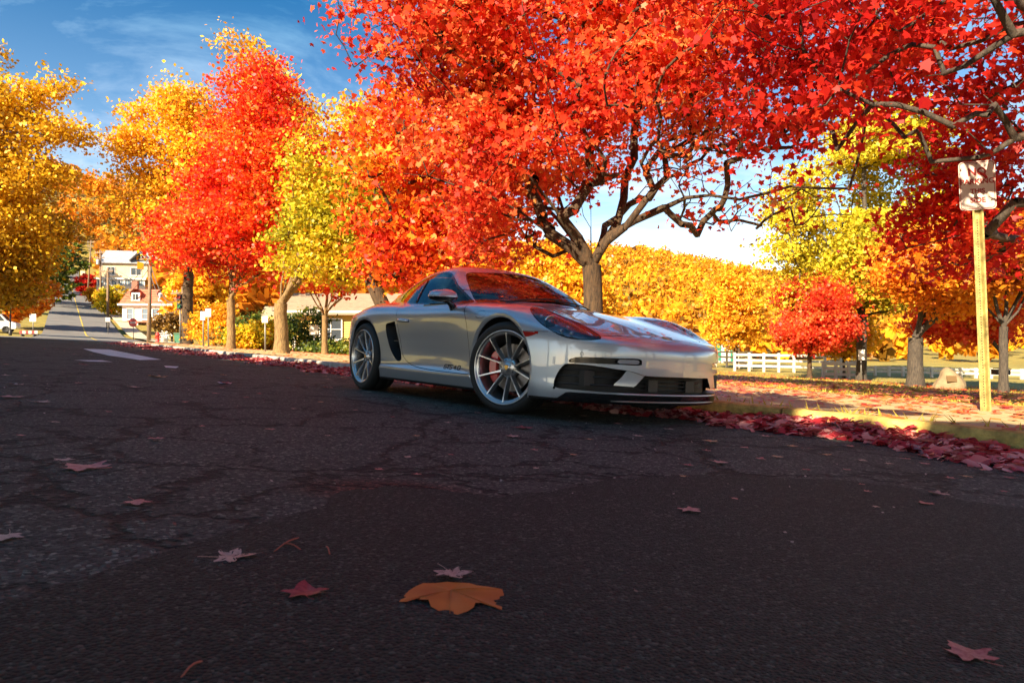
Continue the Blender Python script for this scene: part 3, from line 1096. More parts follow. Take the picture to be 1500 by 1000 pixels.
    for s in (-1, 1):
        door = obj('door', sub(faces['door'], s, name='door'), M['paint'], car)
        obj('front_fender', sub(faces['front_fender'], s, name='front_fender'), M['paint'], car)
        obj('side_sill', sub(faces['side_sill'], s, name='side_sill'), M['paint'], car)
        wa = faces['wheel_arch']
        # arch lip with a chamfer that turns in towards the wheel
        for (cx, cz, r), sel in ((AF, 1), (AR, -1)):
            fl = [f for f in wa if co[f[0]][0] * sel > 0]
            def ch(P, cx=cx, cz=cz, r=r):
                d = np.hypot(P[:, 0] - cx, P[:, 2] - cz) - r
                k = np.clip(1 - d / 0.03, 0, 1)
                Q = P.copy()
                Q[:, 1] -= 0.016 * k ** 1.5
                return Q
            me = sub(fl, s, custom=False, name='wheel_arch', xform=ch)
            arch = obj('wheel_arch', me, M['paint'], car)
            # flange and liner behind it
            bl = [e for e in boundary(fl) if all(abs(np.hypot(co[i][0] - cx, co[i][2] - cz) - r) < 0.006 for i in e)]
            b = bmesh.new()
            vv = {}
            def lv(i, k):
                if (i, k) not in vv:
                    p = co[i]
                    if k == 0:
                        q = (p[0], p[1] - 0.016, p[2])
                    elif k == 1:
                        q = (p[0], p[1] - 0.05, p[2])
                    else:
                        dx, dz = p[0] - cx, p[2] - cz
                        q = (cx + dx * 1.07, 0.52, cz + dz * 1.07)
                    vv[(i, k)] = b.verts.new((q[0], q[1] * s, q[2]))
                return vv[(i, k)]
            for i, j in bl:
                for k in (0, 1):
                    b.faces.new((lv(i, k), lv(j, k), lv(j, k + 1), lv(i, k + 1)))
            pl = [v for (i, k), v in vv.items() if k == 2]
            pc = b.verts.new((cx, 0.52 * s, cz))
            for i, j in bl:
                b.faces.new((lv(i, 2), lv(j, 2), pc))
            bmesh.ops.recalc_face_normals(b, faces=b.faces)
            obj('wheel_liner', b, M['black'], arch, True)
        obj('side_window', sub(faces['side_window'], s, name='side_window', offset=-0.003), M['glass_side'], door)
        si = obj('side_intake', recess(faces['side_intake'], s, (0.02, -0.10, 0.0), 'side_intake', 0.96), M['black'], car)
        b = bmesh.new()
        box(b, (-0.55, s * 0.815, 0.51), (0.18, 0.02, 0.012))
        box(b, (-0.54, s * 0.80, 0.60), (0.14, 0.02, 0.010))
        obj('blade', b, M['dark_grey'], si)
        obj('fuel_flap' if s < 0 else 'fender_panel', sub(faces['fuel_flap'], s, name='flap'), M['paint'], car)
        obj('side_marker', sub(faces['side_marker'], s, name='side_marker', offset=0.002), M['red_lens'], fb)
        obj('tail_lamp', sub(faces['tail_lamp'], s, name='tail_lamp', offset=0.002), M['red_lens'], car)
        # lower front openings
        obj('upper_slot', recess(faces['upper_slot'] + faces['running_lamp'], s, (-0.05, 0, -0.004), 'upper_slot'), M['black_gloss'], fb)
        obj('running_lamp', sub(faces['running_lamp'], s, name='running_lamp', offset=-0.006), M['clear_lens'], fb)
        obj('strut', sub(faces['strut'], s, name='strut', offset=-0.012), M['paint'], fb)
        for zz, o in ((0.258, 0.04), (0.31, 0.06), (0.352, 0.06)):
            b = bmesh.new()
            ys = np.linspace(0.45, 0.77, 9)
            tube(b, [((Xc(np.array([zz])) - An(np.array([v])))[0] - o, s * v, zz) for v in ys], 0.0055, 6)
            obj('slat', b, M['dark_grey'], ci, True)
        b = bmesh.new()
        box(b, (1.93, s * 0.64, 0.30), (0.05, 0.09, 0.10))
        obj('radiator', b, M['dark_grey'], ci)
        # headlight: bowl, projector, small lamps, clear cover
        hl = obj('headlight', recess(faces['headlight'], s, (-0.022, -0.030, -0.034), 'headlight', 0.93), M['lamp_bowl'], car)
        obj('lens_cover', sub(faces['headlight'], s, name='lens_cover', offset=0.001), M['lamp_glass'], hl)
        def headpt(x_, w_, depth):
            # point on the headlight surface from the oblique chart
            ys = np.linspace(0.45, 0.86, 400)
            P = np.stack([np.full(400, x_), ys, ys - w_], 1)
            i = np.argmin(np.abs(Fn(*P.T)))
            p = P[i]
            n = np.array([(Fn(*(p + np.eye(3)[k] * e).reshape(3, 1)) - Fn(*(p - np.eye(3)[k] * e).reshape(3, 1)))[0] for k in range(3)])
            n /= np.linalg.norm(n)
            p = p - n * depth
            return Vector((p[0], p[1] * s, p[2]))
        fw = Vector((0.96, 0.2 * s, 0.05)).normalized()
        c0 = headpt(1.64, 0.045, 0.04)
        q = fw.to_track_quat('Y', 'Z').to_matrix()
        b = bmesh.new()
        lathe(b, [(0.036, -0.02), (0.052, 0.0), (0.056, 0.012), (0.050, 0.016), (0.044, 0.006), (0.034, 0.0)], n=32)
        bmesh.ops.transform(b, matrix=Matrix.Translation(c0) @ q.to_4x4(), verts=b.verts)
        obj('reflector_ring', b, M['chrome'], hl, True)
        b = bmesh.new()
        bmesh.ops.create_uvsphere(b, u_segments=24, v_segments=14, radius=0.036)
        bmesh.ops.transform(b, matrix=Matrix.Translation(c0) @ q.to_4x4() @ Matrix.Diagonal((1, 0.7, 1, 1)), verts=b.verts)
        obj('projector_lens', b, M['lens_ball'], hl, True)
        for xx, ww, dd in ((1.765, 0.105, 0.03), (1.765, 0.03, 0.025), (1.53, 0.0, 0.03), (1.83, 0.085, 0.026)):
            b = bmesh.new()
            bmesh.ops.create_uvsphere(b, u_segments=14, v_segments=8, radius=0.016)
            bmesh.ops.transform(b, matrix=Matrix.Translation(headpt(xx, ww, dd)), verts=b.verts)
            obj('led_lamp', b, M['clear_lens'], hl, True)
        b = bmesh.new()
        tube(b, [headpt(xx, ww, 0.016) for xx, ww in ((1.47, -0.05), (1.59, -0.085), (1.72, -0.08), (1.85, -0.035), (1.93, 0.005))], 0.008, 6)
        obj('light_strip', b, M['chrome'], hl, True)
        obj('lamp_rim', sub(faces['lamp_rim'], s, name='lamp_rim', offset=-0.002), M['black_gloss'], hl)
        # headlight washer cap and parking sensors
        for xx, zz in ((0, 0.459), (1, 0.407)):
            yy = 0.692 if xx == 0 else 0.795
            xv = (Xc(np.array([zz])) - An(np.array([yy])))[0]
            pts = np.stack([np.linspace(1.6, 2.2, 900), np.full(900, yy), np.full(900, zz)], 1)
            i = np.argmin(np.abs(Fn(*pts.T)))
            b = bmesh.new()
            if xx == 0:
                lathe(b, [(0.010, 0.0), (0.010, 0.002), (0.0125, 0.002), (0.0125, -0.003)], n=16)
                nm = 'parking_sensor'
            else:
                box(b, (0, 0.0, 0), (0.018, 0.006, 0.05))
                nm = 'side_reflector'
            dirn = Vector((0.75, 0.66 * s, 0)).normalized() if xx == 0 else Vector((0.35, 0.93 * s, 0)).normalized()
            bmesh.ops.transform(b, matrix=Matrix.Translation(Vector((pts[i][0], yy * s, zz))) @ dirn.to_track_quat('Y', 'Z').to_matrix().to_4x4(), verts=b.verts)
            bmesh.ops.recalc_face_normals(b, faces=b.faces)
            obj(nm, b, M['dark_grey'] if xx == 0 else M['clear_lens'], fb)
        # slim pillar that parts the rear quarter glass
        b = bmesh.new()
        pp = []
        for zz in np.linspace(0.872, 1.10, 7):
            xx = -0.30 - (zz - 0.872) * 0.62
            ys = np.linspace(0.40, 0.90, 500)
            F_ = Fn(np.full(500, xx), ys, np.full(500, zz))
            yy = ys[np.argmin(np.abs(F_))]
            pp.append((xx, s * (yy - 0.001), zz))
        tube(b, pp, 0.009, 6)
        obj('quarter_pillar', b, M['black_gloss'], door, True)
        # door handle
        b = bmesh.new()
        hx = np.linspace(-0.462, -0.262, 11)
        for zz, w in ((0.703, 0.013),):
            pts = []
            for k, h in enumerate(hx):
                u = k / 10
                yv = Ys(np.array([h]), np.array([zz]))[0] + 0.004 + 0.022 * math.sin(math.pi * min(1, max(0, u))) ** 0.5
                pts.append((h, s * yv, zz - 0.012 * u))
            tube(b, pts, [0.006 + w * math.sin(math.pi * (0.08 + 0.84 * k / 10)) ** 0.6 for k in range(11)], 10)
        obj('handle', b, M['paint'], door, True)
        # mirror: arm, black lower shell, painted cap, glass
        mir = empty('mirror', (0, 0, 0), car)
        b = bmesh.new()
        tube(b, [(0.497, s * 0.840, 0.785), (0.512, s * 0.880, 0.822), (0.525, s * 0.92, 0.84), (0.515, s * 0.955, 0.858)], [0.036, 0.024, 0.020, 0.03], 10)
        obj('mirror_arm', b, M['black_gloss'], mir, True)
        def shell(z0, top, grow=1.0):
            b = bmesh.new()
            n1, n2 = 26, 12
            rows = []
            for j in range(n2 + 1):
                f = j / n2 * math.pi / 2
                row = []
                for k in range(n1):
                    a = 2 * math.pi * k / n1
                    cx_, sy_ = math.cos(a), math.sin(a)
                    px_ = math.copysign(abs(cx_) ** 0.85, cx_) * 0.078 * (1.12 if cx_ > 0 else 0.7)
                    py_ = math.copysign(abs(sy_) ** 0.75, sy_) * 0.128
                    cf = math.cos(f) ** 0.6 if top else math.cos(f) ** 0.9
                    hgt = math.sin(f) * (0.062 if top else -0.038)
                    lean = 0.018 * (py_ / 0.128)
                    row.append(b.verts.new((0.515 + px_ * cf * grow, s * (0.962 + py_ * cf * grow), z0 + hgt * grow - lean * 0.3)))
                rows.append(row)
            for r0, r1 in zip(rows[:-1], rows[1:]):
                for k in range(n1):
                    b.faces.new((r0[k], r0[(k + 1) % n1], r1[(k + 1) % n1], r1[k]))
            bmesh.ops.remove_doubles(b, verts=b.verts, dist=1e-4)
            bmesh.ops.recalc_face_normals(b, faces=b.faces)
            return b
        obj('mirror_cap', shell(0.872, True), M['paint'], mir, True)
        obj('mirror_shell', shell(0.871, False, 0.985), M['black_gloss'], mir, True)
        b = bmesh.new()
        box(b, (0.459, s * 0.962, 0.884), (0.004, 0.19, 0.062))
        obj('mirror_glass', b, M['chrome'], mir)
        if s > 0:
            mir.location = (-0.19, -0.10, -0.035)      # folded in on the kerb side
        else:
            mir.location = (-0.03, 0.01, 0.0)
        # lettering low on the door
        letters(door, s, M)
        # exhaust
        b = bmesh.new()
        lathe(b, [(0.045, -2.13), (0.048, -2.15), (0.042, -2.15), (0.038, -2.05)], axis='X', n=20, c=(0, s * 0.09, 0.24))
        obj('exhaust_pipe', b, M['chrome'], rb, True)
        # wheels
        for (cx, cz, rt, wd) in ((1.2375, 0.337, 0.337, 0.24), (-1.2375, 0.343, 0.343, 0.27)):
            wheel(car, cx, cz, rt, wd, s, M)
    # wipers
    for ya, yb in ((-0.52, 0.06), (0.0, 0.50)):
        b = bmesh.new()
        pts = []
        for u in np.linspace(0, 1, 9):
            yy_ = ya + (yb - ya) * u
            xx_ = 0.775 - 0.33 * yy_ * yy_ - 0.03 * u
            zz_ = max(float(cabin_top(xx_, yy_)), 0.86) + 0.012
            pts.append((xx_, yy_, zz_))
        tube(b, pts, 0.007, 6)
        obj('wiper', b, M['black'], car, True)
    interior(car, M)
    # pose: parked on the tilted street
    Fv = Vector((math.sin(TH), -math.cos(TH), 0))
    Lv = Vector((math.cos(TH), math.sin(TH), 0))
    up = (Vector((0, 0, 1)) + KS * Lv).normalized()
    L2 = up.cross(Fv).normalized()
    car.matrix_world = Matrix(((Fv.x, L2.x, up.x, -0.1178), (Fv.y, L2.y, up.y, 6.4536), (Fv.z, L2.z, up.z, 0.0), (0, 0, 0, 1)))
    tag(car, 'silver two-door sports coupe parked beside the leaf-filled kerb', 'car')
    bm.free()
    return car

def cabin_top(x, y):
    ay = np.abs(y)
    return Zc0(np.array([x + .42 * ay ** 2 * np.clip((x + .3) / .6, 0, 1)]))[0] - .10 * ay ** 2 - .25 * ay ** 4

def letters(door, s, M):
    """GTS 4.0 as outline strokes low on the door"""
    H, Wd, gap = 0.034, 0.038, 0.009
    glyph = {'G': [[(1, 1), (0.12, 1), (0, 0.8), (0, 0.15), (0.12, 0), (0.88, 0), (1, 0.15), (1, 0.48), (0.5, 0.48)]],
             'T': [[(0, 1), (1.05, 1)], [(0.52, 1), (0.52, 0)]],
             'S': [[(1, 1), (0.12, 1), (0, 0.85), (0, 0.62), (0.12, 0.52), (0.88, 0.48), (1, 0.38), (1, 0.15), (0.88, 0), (0, 0)]],
             '4': [[(0.75, 0), (0.75, 1), (0, 0.3), (1, 0.3)]],
             '.': [[(0.05, 0.02), (0.16, 0.02)]],
             '0': [[(0.12, 0), (0.88, 0), (1, 0.15), (1, 0.85), (0.88, 1), (0.12, 1), (0, 0.85), (0, 0.15), (0.12, 0), (0.2, 0)]]}
    b = bmesh.new()
    x0 = 0.362
    widths = {'.': 0.012, ' ': 0.014}
    seq = 'GTS 4.0'
    total = sum(widths.get(c, Wd) + gap for c in seq)
    cur = 0.0
    for c in seq:
        w = widths.get(c, Wd)
        for st in glyph.get(c, []):
            pts = []
            for u, v in st:
                dx = cur + u * (w if c != '.' else Wd) + v * 0.008
                # reads left to right for someone facing that side
                xx = (x0 + dx) if s < 0 else (x0 + total - dx)
                zz = 0.288 + v * H
                yy = Ys(np.array([xx]), np.array([zz]))[0] + 0.001
                pts.append((xx, s * yy, zz))
            tube(b, pts, 0.0038, 5)
        cur += w + gap
    o = stuff(obj('lettering', b, M['black'], door))
    o['label'] = 'black GTS 4.0 lettering low on the door'

def wheel(car, cx, cz, rt, wd, s, M):
    """wheel with its outer face at +y (times s)"""
    root = empty('wheel', (0, 0, 0), car)
    yo = 0.865 if cx > 0 else 0.883
    steer = math.radians(19) if cx > 0 else 0.0
    R0 = 0.266
    def fin(b):
        for v in b.verts:
            p = Vector((v.co.x, s * (yo - 0.763 + v.co.y), v.co.z))
            p = Matrix.Rotation(steer, 3, 'Z') @ p
            v.co = Vector((cx + p.x, s * 0.763 + p.y, cz + p.z))
        bmesh.ops.recalc_face_normals(b, faces=b.faces)
        return b
    b = bmesh.new()
    lathe(b, [(R0 - 0.006, -0.012), (R0 + 0.010, -0.001), (R0 + 0.030, 0.006), (rt - 0.030, 0.004), (rt - 0.014, -0.006), (rt - 0.004, -0.022), (rt, -0.045),
              (rt, -0.085), (rt - 0.006, -0.087), (rt - 0.006, -0.095), (rt, -0.097), (rt, -wd + 0.097), (rt - 0.006, -wd + 0.095), (rt - 0.006, -wd + 0.087), (rt, -wd + 0.085),
              (rt, -wd + 0.045), (rt - 0.012, -wd + 0.012), (rt - 0.035, -wd), (R0, -wd + 0.006)], n=72)
    obj('tyre', fin(b), M['rubber'], root, True)
    b = bmesh.new()
    lathe(b, [(R0 + 0.008, -0.004), (R0 + 0.0065, 0.001), (R0 + 0.001, 0.003), (R0 - 0.004, 0.0), (R0 - 0.007, -0.010), (R0 - 0.014, -0.012), (R0 - 0.022, -0.013), (R0 - 0.026, -0.024), (R0 - 0.030, -0.06), (R0 - 0.034, -0.16), (R0 - 0.03, -wd + 0.01), (R0 + 0.005, -wd + 0.005)], n=72)
    obj('rim', fin(b), M['alloy'], root, True)
    # five pairs of slim spokes
    for k in range(10):
        b = bmesh.new()
        pair, side = divmod(k, 2)
        ac = math.radians(90 - 18 + 72 * pair)
        ao = ac + math.radians(18 if side else -18)
        ai = ac + math.radians(10 if side else -10)
        p0 = Vector((math.cos(ai) * 0.062, 0, math.sin(ai) * 0.062))
        p1 = Vector((math.cos(ao) * (R0 - 0.012), 0, math.sin(ao) * (R0 - 0.012)))
        d = (p1 - p0).normalized()
        w = Vector((-d.z, 0, d.x))
        rows = []
        for u, wt, wb, yt, yb in ((0.0, 0.0120, 0.0150, -0.046, -0.080), (0.12, 0.0095, 0.0125, -0.040, -0.080), (0.45, 0.0070, 0.0105, -0.025, -0.068), (0.8, 0.0066, 0.0100, -0.013, -0.058), (0.95, 0.0072, 0.0115, -0.0095, -0.055), (1.0, 0.0085, 0.013, -0.0085, -0.055)):
            c = p0.lerp(p1, u)
            rows.append([b.verts.new(c + w * -wb + Vector((0, yb, 0))), b.verts.new(c + w * -wt * 1.05 + Vector((0, yt - 0.012, 0))), b.verts.new(c + w * -wt * 0.62 + Vector((0, yt, 0))),
                         b.verts.new(c + w * wt * 0.62 + Vector((0, yt, 0))), b.verts.new(c + w * wt * 1.05 + Vector((0, yt - 0.012, 0))), b.verts.new(c + w * wb + Vector((0, yb, 0)))])
        for r0, r1 in zip(rows[:-1], rows[1:]):
            for q in range(6):
                b.faces.new((r0[q], r0[(q + 1) % 6], r1[(q + 1) % 6], r1[q]))
        obj('spoke', fin(b), M['alloy'], root)
    b = bmesh.new()
    lathe(b, [(0.0, -0.040), (0.030, -0.040), (0.034, -0.044), (0.040, -0.046), (0.066, -0.050), (0.074, -0.060), (0.078, -0.09), (0.05, -0.1)], n=40)
    hub = obj('hub', fin(b), M['alloy'], root, True)
    b = bmesh.new()
    lathe(b, [(0.0, -0.034), (0.018, -0.0345), (0.026, -0.037), (0.030, -0.042)], n=28)
    cap = obj('centre_cap', fin(b), M['alloy'], root, True)
    b = bmesh.new()
    shp = [(-0.014, 0.016), (0.014, 0.016), (0.015, -0.002), (0.0, -0.021), (-0.015, -0.002)]
    poly_prism(b, shp, -0.035, -0.0315)
    obj('crest', fin(b), M['gold'], root)
    for k in range(5):
        a = math.radians(90 + 18 + 72 * k)
        b = bmesh.new()
        lathe(b, [(0.0, -0.05), (0.0085, -0.05), (0.0105, -0.054), (0.0105, -0.07)], n=10, c=(math.cos(a) * 0.052, 0.002, math.sin(a) * 0.052))
        obj('lug_bolt', fin(b), M['dark_grey'], root, True)
    b = bmesh.new()
    lathe(b, [(0.085, -0.098), (0.175, -0.098), (0.175, -0.126), (0.085, -0.126)], n=56)
    obj('brake_disc', fin(b), M['disc'], root)
    b = bmesh.new()
    a0 = 180 if cx > 0 else 0
    rows = []
    for a in np.linspace(a0 - 42, a0 + 42, 13):
        t = math.radians(a if cx > 0 else -a)
        c, sn = math.cos(t), math.sin(t)
        k = 1 - abs(a - a0) / 42
        ri, ro = 0.118 + 0.01 * (1 - min(1, k * 4)), 0.196 - 0.012 * (1 - min(1, k * 4))
        rows.append([b.verts.new((c * r_, y_, sn * r_)) for r_, y_ in ((ri, -0.085), (ri + 0.008, -0.072), (ro - 0.012, -0.072), (ro, -0.082), (ro, -0.135), (ri, -0.135))])
    for r0, r1 in zip(rows[:-1], rows[1:]):
        for q in range(6):
            b.faces.new((r0[q], r0[(q + 1) % 6], r1[(q + 1) % 6], r1[q]))
    b.faces.new(rows[0])
    b.faces.new(rows[-1][::-1])
    obj('brake_caliper', fin(b), M['red'], root)

def interior(car, M):
    it = empty('interior', (0, 0, 0), car)
    b = bmesh.new()
    box(b, (0.50, 0, 0.74), (0.40, 1.40, 0.16))
    bmesh.ops.bevel(b, geom=b.edges[:], offset=0.05, segments=3, affect='EDGES')
    obj('dashboard', b, M['cabin'], it, True)
    b = bmesh.new()
    box(b, (-0.2, 0, 0.36), (1.6, 1.36, 0.10))
    obj('floor', b, M['cabin'], it)
    b = bmesh.new()
    box(b, (-0.95, 0, 0.64), (0.10, 1.02, 0.50))
    obj('bulkhead', b, M['cabin'], it)
    for s in (-1, 1):
        seat = empty('seat', (0, 0, 0), car)
        b = bmesh.new()
        box(b, (-0.32, s * 0.36, 0.50), (0.50, 0.48, 0.16))
        bmesh.ops.bevel(b, geom=b.edges[:], offset=0.05, segments=3, affect='EDGES')
        obj('cushion', b, M['seat'], seat, True)
        b = bmesh.new()
        box(b, (-0.66, s * 0.36, 0.80), (0.13, 0.46, 0.62), Matrix.Rotation(math.radians(-16), 3, 'Y'), taper=0.72)
        bmesh.ops.bevel(b, geom=b.edges[:], offset=0.045, segments=3, affect='EDGES')
        obj('backrest', b, M['seat'], seat, True)
        b = bmesh.new()
        box(b, (0.05, s * 0.70, 0.62), (1.05, 0.06, 0.40))
        bmesh.ops.bevel(b, geom=b.edges[:], offset=0.02, segments=2, affect='EDGES')
        obj('door_card', b, M['cabin'], it, True)
    b = bmesh.new()
    n = 40
    q = Matrix.Translation((0.10, 0.36, 0.80)) @ Matrix.Rotation(math.radians(-68), 4, 'Y')
    tube(b, [q @ Vector((math.cos(a) * 0.18, math.sin(a) * 0.18, 0)) for a in np.linspace(0, 2 * math.pi, n)], 0.015, 8)
    tube(b, [q @ Vector((0, -0.17, 0)), q @ Vector((0, 0.17, 0))], 0.018, 6)
    obj('steering_wheel', b, M['cabin'], it, True)
    b = bmesh.new()
    box(b, (0.17, 0, 1.10), (0.02, 0.22, 0.06))
    obj('rear_view_mirror', b, M['black'], it)

def car_materials():
    M = {}
    p = mat('silver_paint', (0.45, 0.49, 0.54), 0.3, 0.55, 1.0)
    nt = p.node_tree
    b = nt.nodes['Principled BSDF']
    t = nt.nodes.new('ShaderNodeTexCoord')
    v = nt.nodes.new('ShaderNodeTexVoronoi')
    v.inputs['Scale'].default_value = 1400
    mr = nt.nodes.new('ShaderNodeMapRange')
    mr.inputs['To Min'].default_value = 0.27
    mr.inputs['To Max'].default_value = 0.40
    b.inputs['Coat IOR'].default_value = 1.75
    b.inputs['Coat Roughness'].default_value = 0.015
    nt.links.new(t.outputs['Object'], v.inputs['Vector'])
    nt.links.new(v.outputs['Color'], mr.inputs['Value'])
    nt.links.new(mr.outputs['Result'], b.inputs['Roughness'])
    M['paint'] = p
    M['black'] = mat('black_plastic', (0.012, 0.012, 0.013), 0.55)
    M['black_gloss'] = mat('black_gloss', (0.010, 0.010, 0.011), 0.16, coat=0.5)
    M['dark_grey'] = mat('dark_grey_plastic', (0.022, 0.022, 0.024), 0.5)
    M['trim'] = mat('satin_trim', (0.35, 0.33, 0.31), 0.3, 0.8)
    M['glass'] = glass_mat('windscreen_glass', (0.30, 0.36, 0.35), 1.0, 1.75)
    M['glass_side'] = glass_mat('side_glass', (0.66, 0.76, 0.75), 1.0, 1.5)
    M['glass_dark'] = glass_mat('rear_glass', (0.18, 0.2, 0.2))
    M['lamp_glass'] = glass_mat('lamp_cover', (0.93, 0.95, 0.97), 1.0, 1.5)
    M['lamp_bowl'] = mat('lamp_bowl', (0.20, 0.27, 0.33), 0.2, 0.5)
    M['chrome'] = mat('chrome', (0.75, 0.75, 0.76), 0.08, 1.0)
    M['lens_ball'] = mat('lens_ball', (0.05, 0.07, 0.09), 0.03, 0.0, 1.0, 1.0)
    M['clear_lens'] = mat('clear_lens', (0.55, 0.57, 0.6), 0.1, 0.5, 1.0)
    M['red_lens'] = mat('red_lens', (0.38, 0.015, 0.012), 0.12, 0.0, 1.0)
    M['red'] = mat('caliper_red', (0.62, 0.014, 0.012), 0.3, 0.0, 0.6)
    M['gold'] = mat('crest_gold', (0.55, 0.30, 0.06), 0.3, 0.7)
    M['rubber'] = mat('tyre_rubber', (0.016, 0.016, 0.016), 0.75, noise=0.2, nscale=30)
    M['alloy'] = mat('alloy_silver', (0.55, 0.55, 0.56), 0.28, 0.9, 0.4)
    M['disc'] = mat('brake_disc_steel', (0.22, 0.19, 0.175), 0.4, 0.9)
    M['cabin'] = mat('cabin_black', (0.02, 0.02, 0.021), 0.6)
    M['seat'] = mat('seat_black', (0.028, 0.027, 0.027), 0.7)
    return M
# ------------------------------------------------------------------ trees
LEAF = {}
def _leaf(pts, curl):
    p = np.array(pts, float)
    z = -curl * (np.abs(p[:, 0]) ** 1.5) - curl * 0.6 * (p[:, 1] - 0.4) ** 2
    return np.stack([p[:, 0], p[:, 1], z], 1)
# maple: five pointed lobes
LEAF['maple'] = _leaf([(0, 0), (0.40, -0.03), (0.35, 0.24), (0.57, 0.45), (0.25, 0.54), (0, 1.0), (-0.25, 0.54), (-0.57, 0.45), (-0.35, 0.24), (-0.40, -0.03)], 0.42)
LEAF['lobed'] = _leaf([(0, 0), (0.42, 0.10), (0.30, 0.42), (0.12, 0.55), (0, 1.0), (-0.12, 0.55), (-0.34, 0.42), (-0.42, 0.08)], 0.3)
LEAF['hex'] = _leaf([(0, 0), (0.36, 0.25), (0.26, 0.62), (0, 1.0), (-0.30, 0.60), (-0.34, 0.22)], 0.3)
LEAF['diamond'] = _leaf([(0, 0), (0.38, 0.42), (0, 1.0), (-0.38, 0.42)], 0.2)

def rand_rot(n, up=0.6, r=rng, hang=0.0):
    """random frames (n,3,3): columns = leaf x, leaf y, leaf normal; normals lean upwards by up"""
    nz_ = r.normal(size=(n, 3))
    nz_ /= np.linalg.norm(nz_, axis=1)[:, None]
    nz_ = nz_ * (1 - up) + np.array([0, 0, 1.0]) * up
    nz_ /= np.linalg.norm(nz_, axis=1)[:, None] + 1e-9
    a = r.normal(size=(n, 3)) + np.array([0, 0, -hang])
    x = np.cross(a, nz_)
    x /= np.linalg.norm(x, axis=1)[:, None] + 1e-9
    y = np.cross(nz_, x)
    return np.stack([x, y, nz_], 2)

def leaves_mesh(name, centers, size, shape, up=0.4, r=rng, hang=0.6, svar=0.45):
    L_ = LEAF[shape]
    n, k = len(centers), len(L_)
    R_ = rand_rot(n, up, r, hang)
    sz = size * (1 + svar * r.uniform(-1, 1, n))
    base = L_ - np.array([0, 0.5, 0])
    V = np.einsum('nij,kj->nki', R_, base) * sz[:, None, None] + centers[:, None, :]
    return np_mesh(name, V.reshape(-1, 3), np.arange(n * k), np.arange(n) * k, False)

def vnoise(p, scale, seed):
    """cheap smooth value noise, vectorised"""
    q = p * scale + seed * 17.3
    i = np.floor(q).astype(np.int64)
    f = q - i
    f = f * f * (3 - 2 * f)
    out = 0
    for dx in (0, 1):
        for dy in (0, 1):
            for dz in (0, 1):
                h = (i[:, 0] + dx) * 374761393 + (i[:, 1] + dy) * 668265263 + (i[:, 2] + dz) * 2147483647 + seed * 1274126177
                h = (h ^ (h >> 13)) * 1274126177
                h = ((h ^ (h >> 16)) & 0xffff) / 65535.0
                w = (f[:, 0] if dx else 1 - f[:, 0]) * (f[:, 1] if dy else 1 - f[:, 1]) * (f[:, 2] if dz else 1 - f[:, 2])
                out = out + h * w
    return out

def tubes_mesh(name, A, B, ra, rb, sides):
    """independent tapered prisms from points A to B"""
    d = B - A
    L_ = np.linalg.norm(d, axis=1)[:, None] + 1e-9
    d = d / L_
    A = A - d * (ra * 0.3)[:, None]
    h = np.where(np.abs(d[:, 2:3]) < 0.9, np.array([[0, 0, 1.0]]), np.array([[1.0, 0, 0]]))
    u = np.cross(h, d)
    u /= np.linalg.norm(u, axis=1)[:, None]
    w = np.cross(d, u)
    ang = np.arange(sides) * 2 * math.pi / sides
    ring = u[:, None, :] * np.cos(ang)[None, :, None] + w[:, None, :] * np.sin(ang)[None, :, None]
    V = np.concatenate([A[:, None] + ring * ra[:, None, None], B[:, None] + ring * rb[:, None, None]], 1)
    n = len(A)
    k = np.arange(sides)
    q = np.stack([k, (k + 1) % sides, (k + 1) % sides + sides, k + sides], 1)
    F = (np.arange(n)[:, None, None] * 2 * sides + q[None]).reshape(-1)
    return V.reshape(-1, 3), F

def bark_mat(name, c0, c1):
    if name in MATS:
        return MATS[name]
    m = mat(name, c0, 0.9)
    nt = m.node_tree
    N, L = nt.nodes, nt.links
    b = N['Principled BSDF']
    t = N.new('ShaderNodeTexCoord')
    mp_ = N.new('ShaderNodeMapping')
    mp_.inputs['Scale'].default_value = (1, 1, 0.22)
    n = N.new('ShaderNodeTexNoise')
    n.inputs['Scale'].default_value = 26
    n.inputs['Detail'].default_value = 6
    n.inputs['Roughness'].default_value = 0.7
    r = N.new('ShaderNodeValToRGB')
    r.color_ramp.elements[0].position = 0.35
    r.color_ramp.elements[1].position = 0.65
    r.color_ramp.elements[0].color = (*c0, 1)
    r.color_ramp.elements[1].color = (*c1, 1)
    bp = N.new('ShaderNodeBump')
    bp.inputs['Strength'].default_value = 0.9
    bp.inputs['Distance'].default_value = 0.03
    L.new(t.outputs['Object'], mp_.inputs['Vector'])
    L.new(mp_.outputs[0], n.inputs['Vector'])
    L.new(n.outputs['Fac'], r.inputs['Fac'])
    L.new(r.outputs['Color'], b.inputs['Base Color'])
    L.new(n.outputs['Fac'], bp.inputs['Height'])
    L.new(bp.outputs['Normal'], b.inputs['Normal'])
    return m

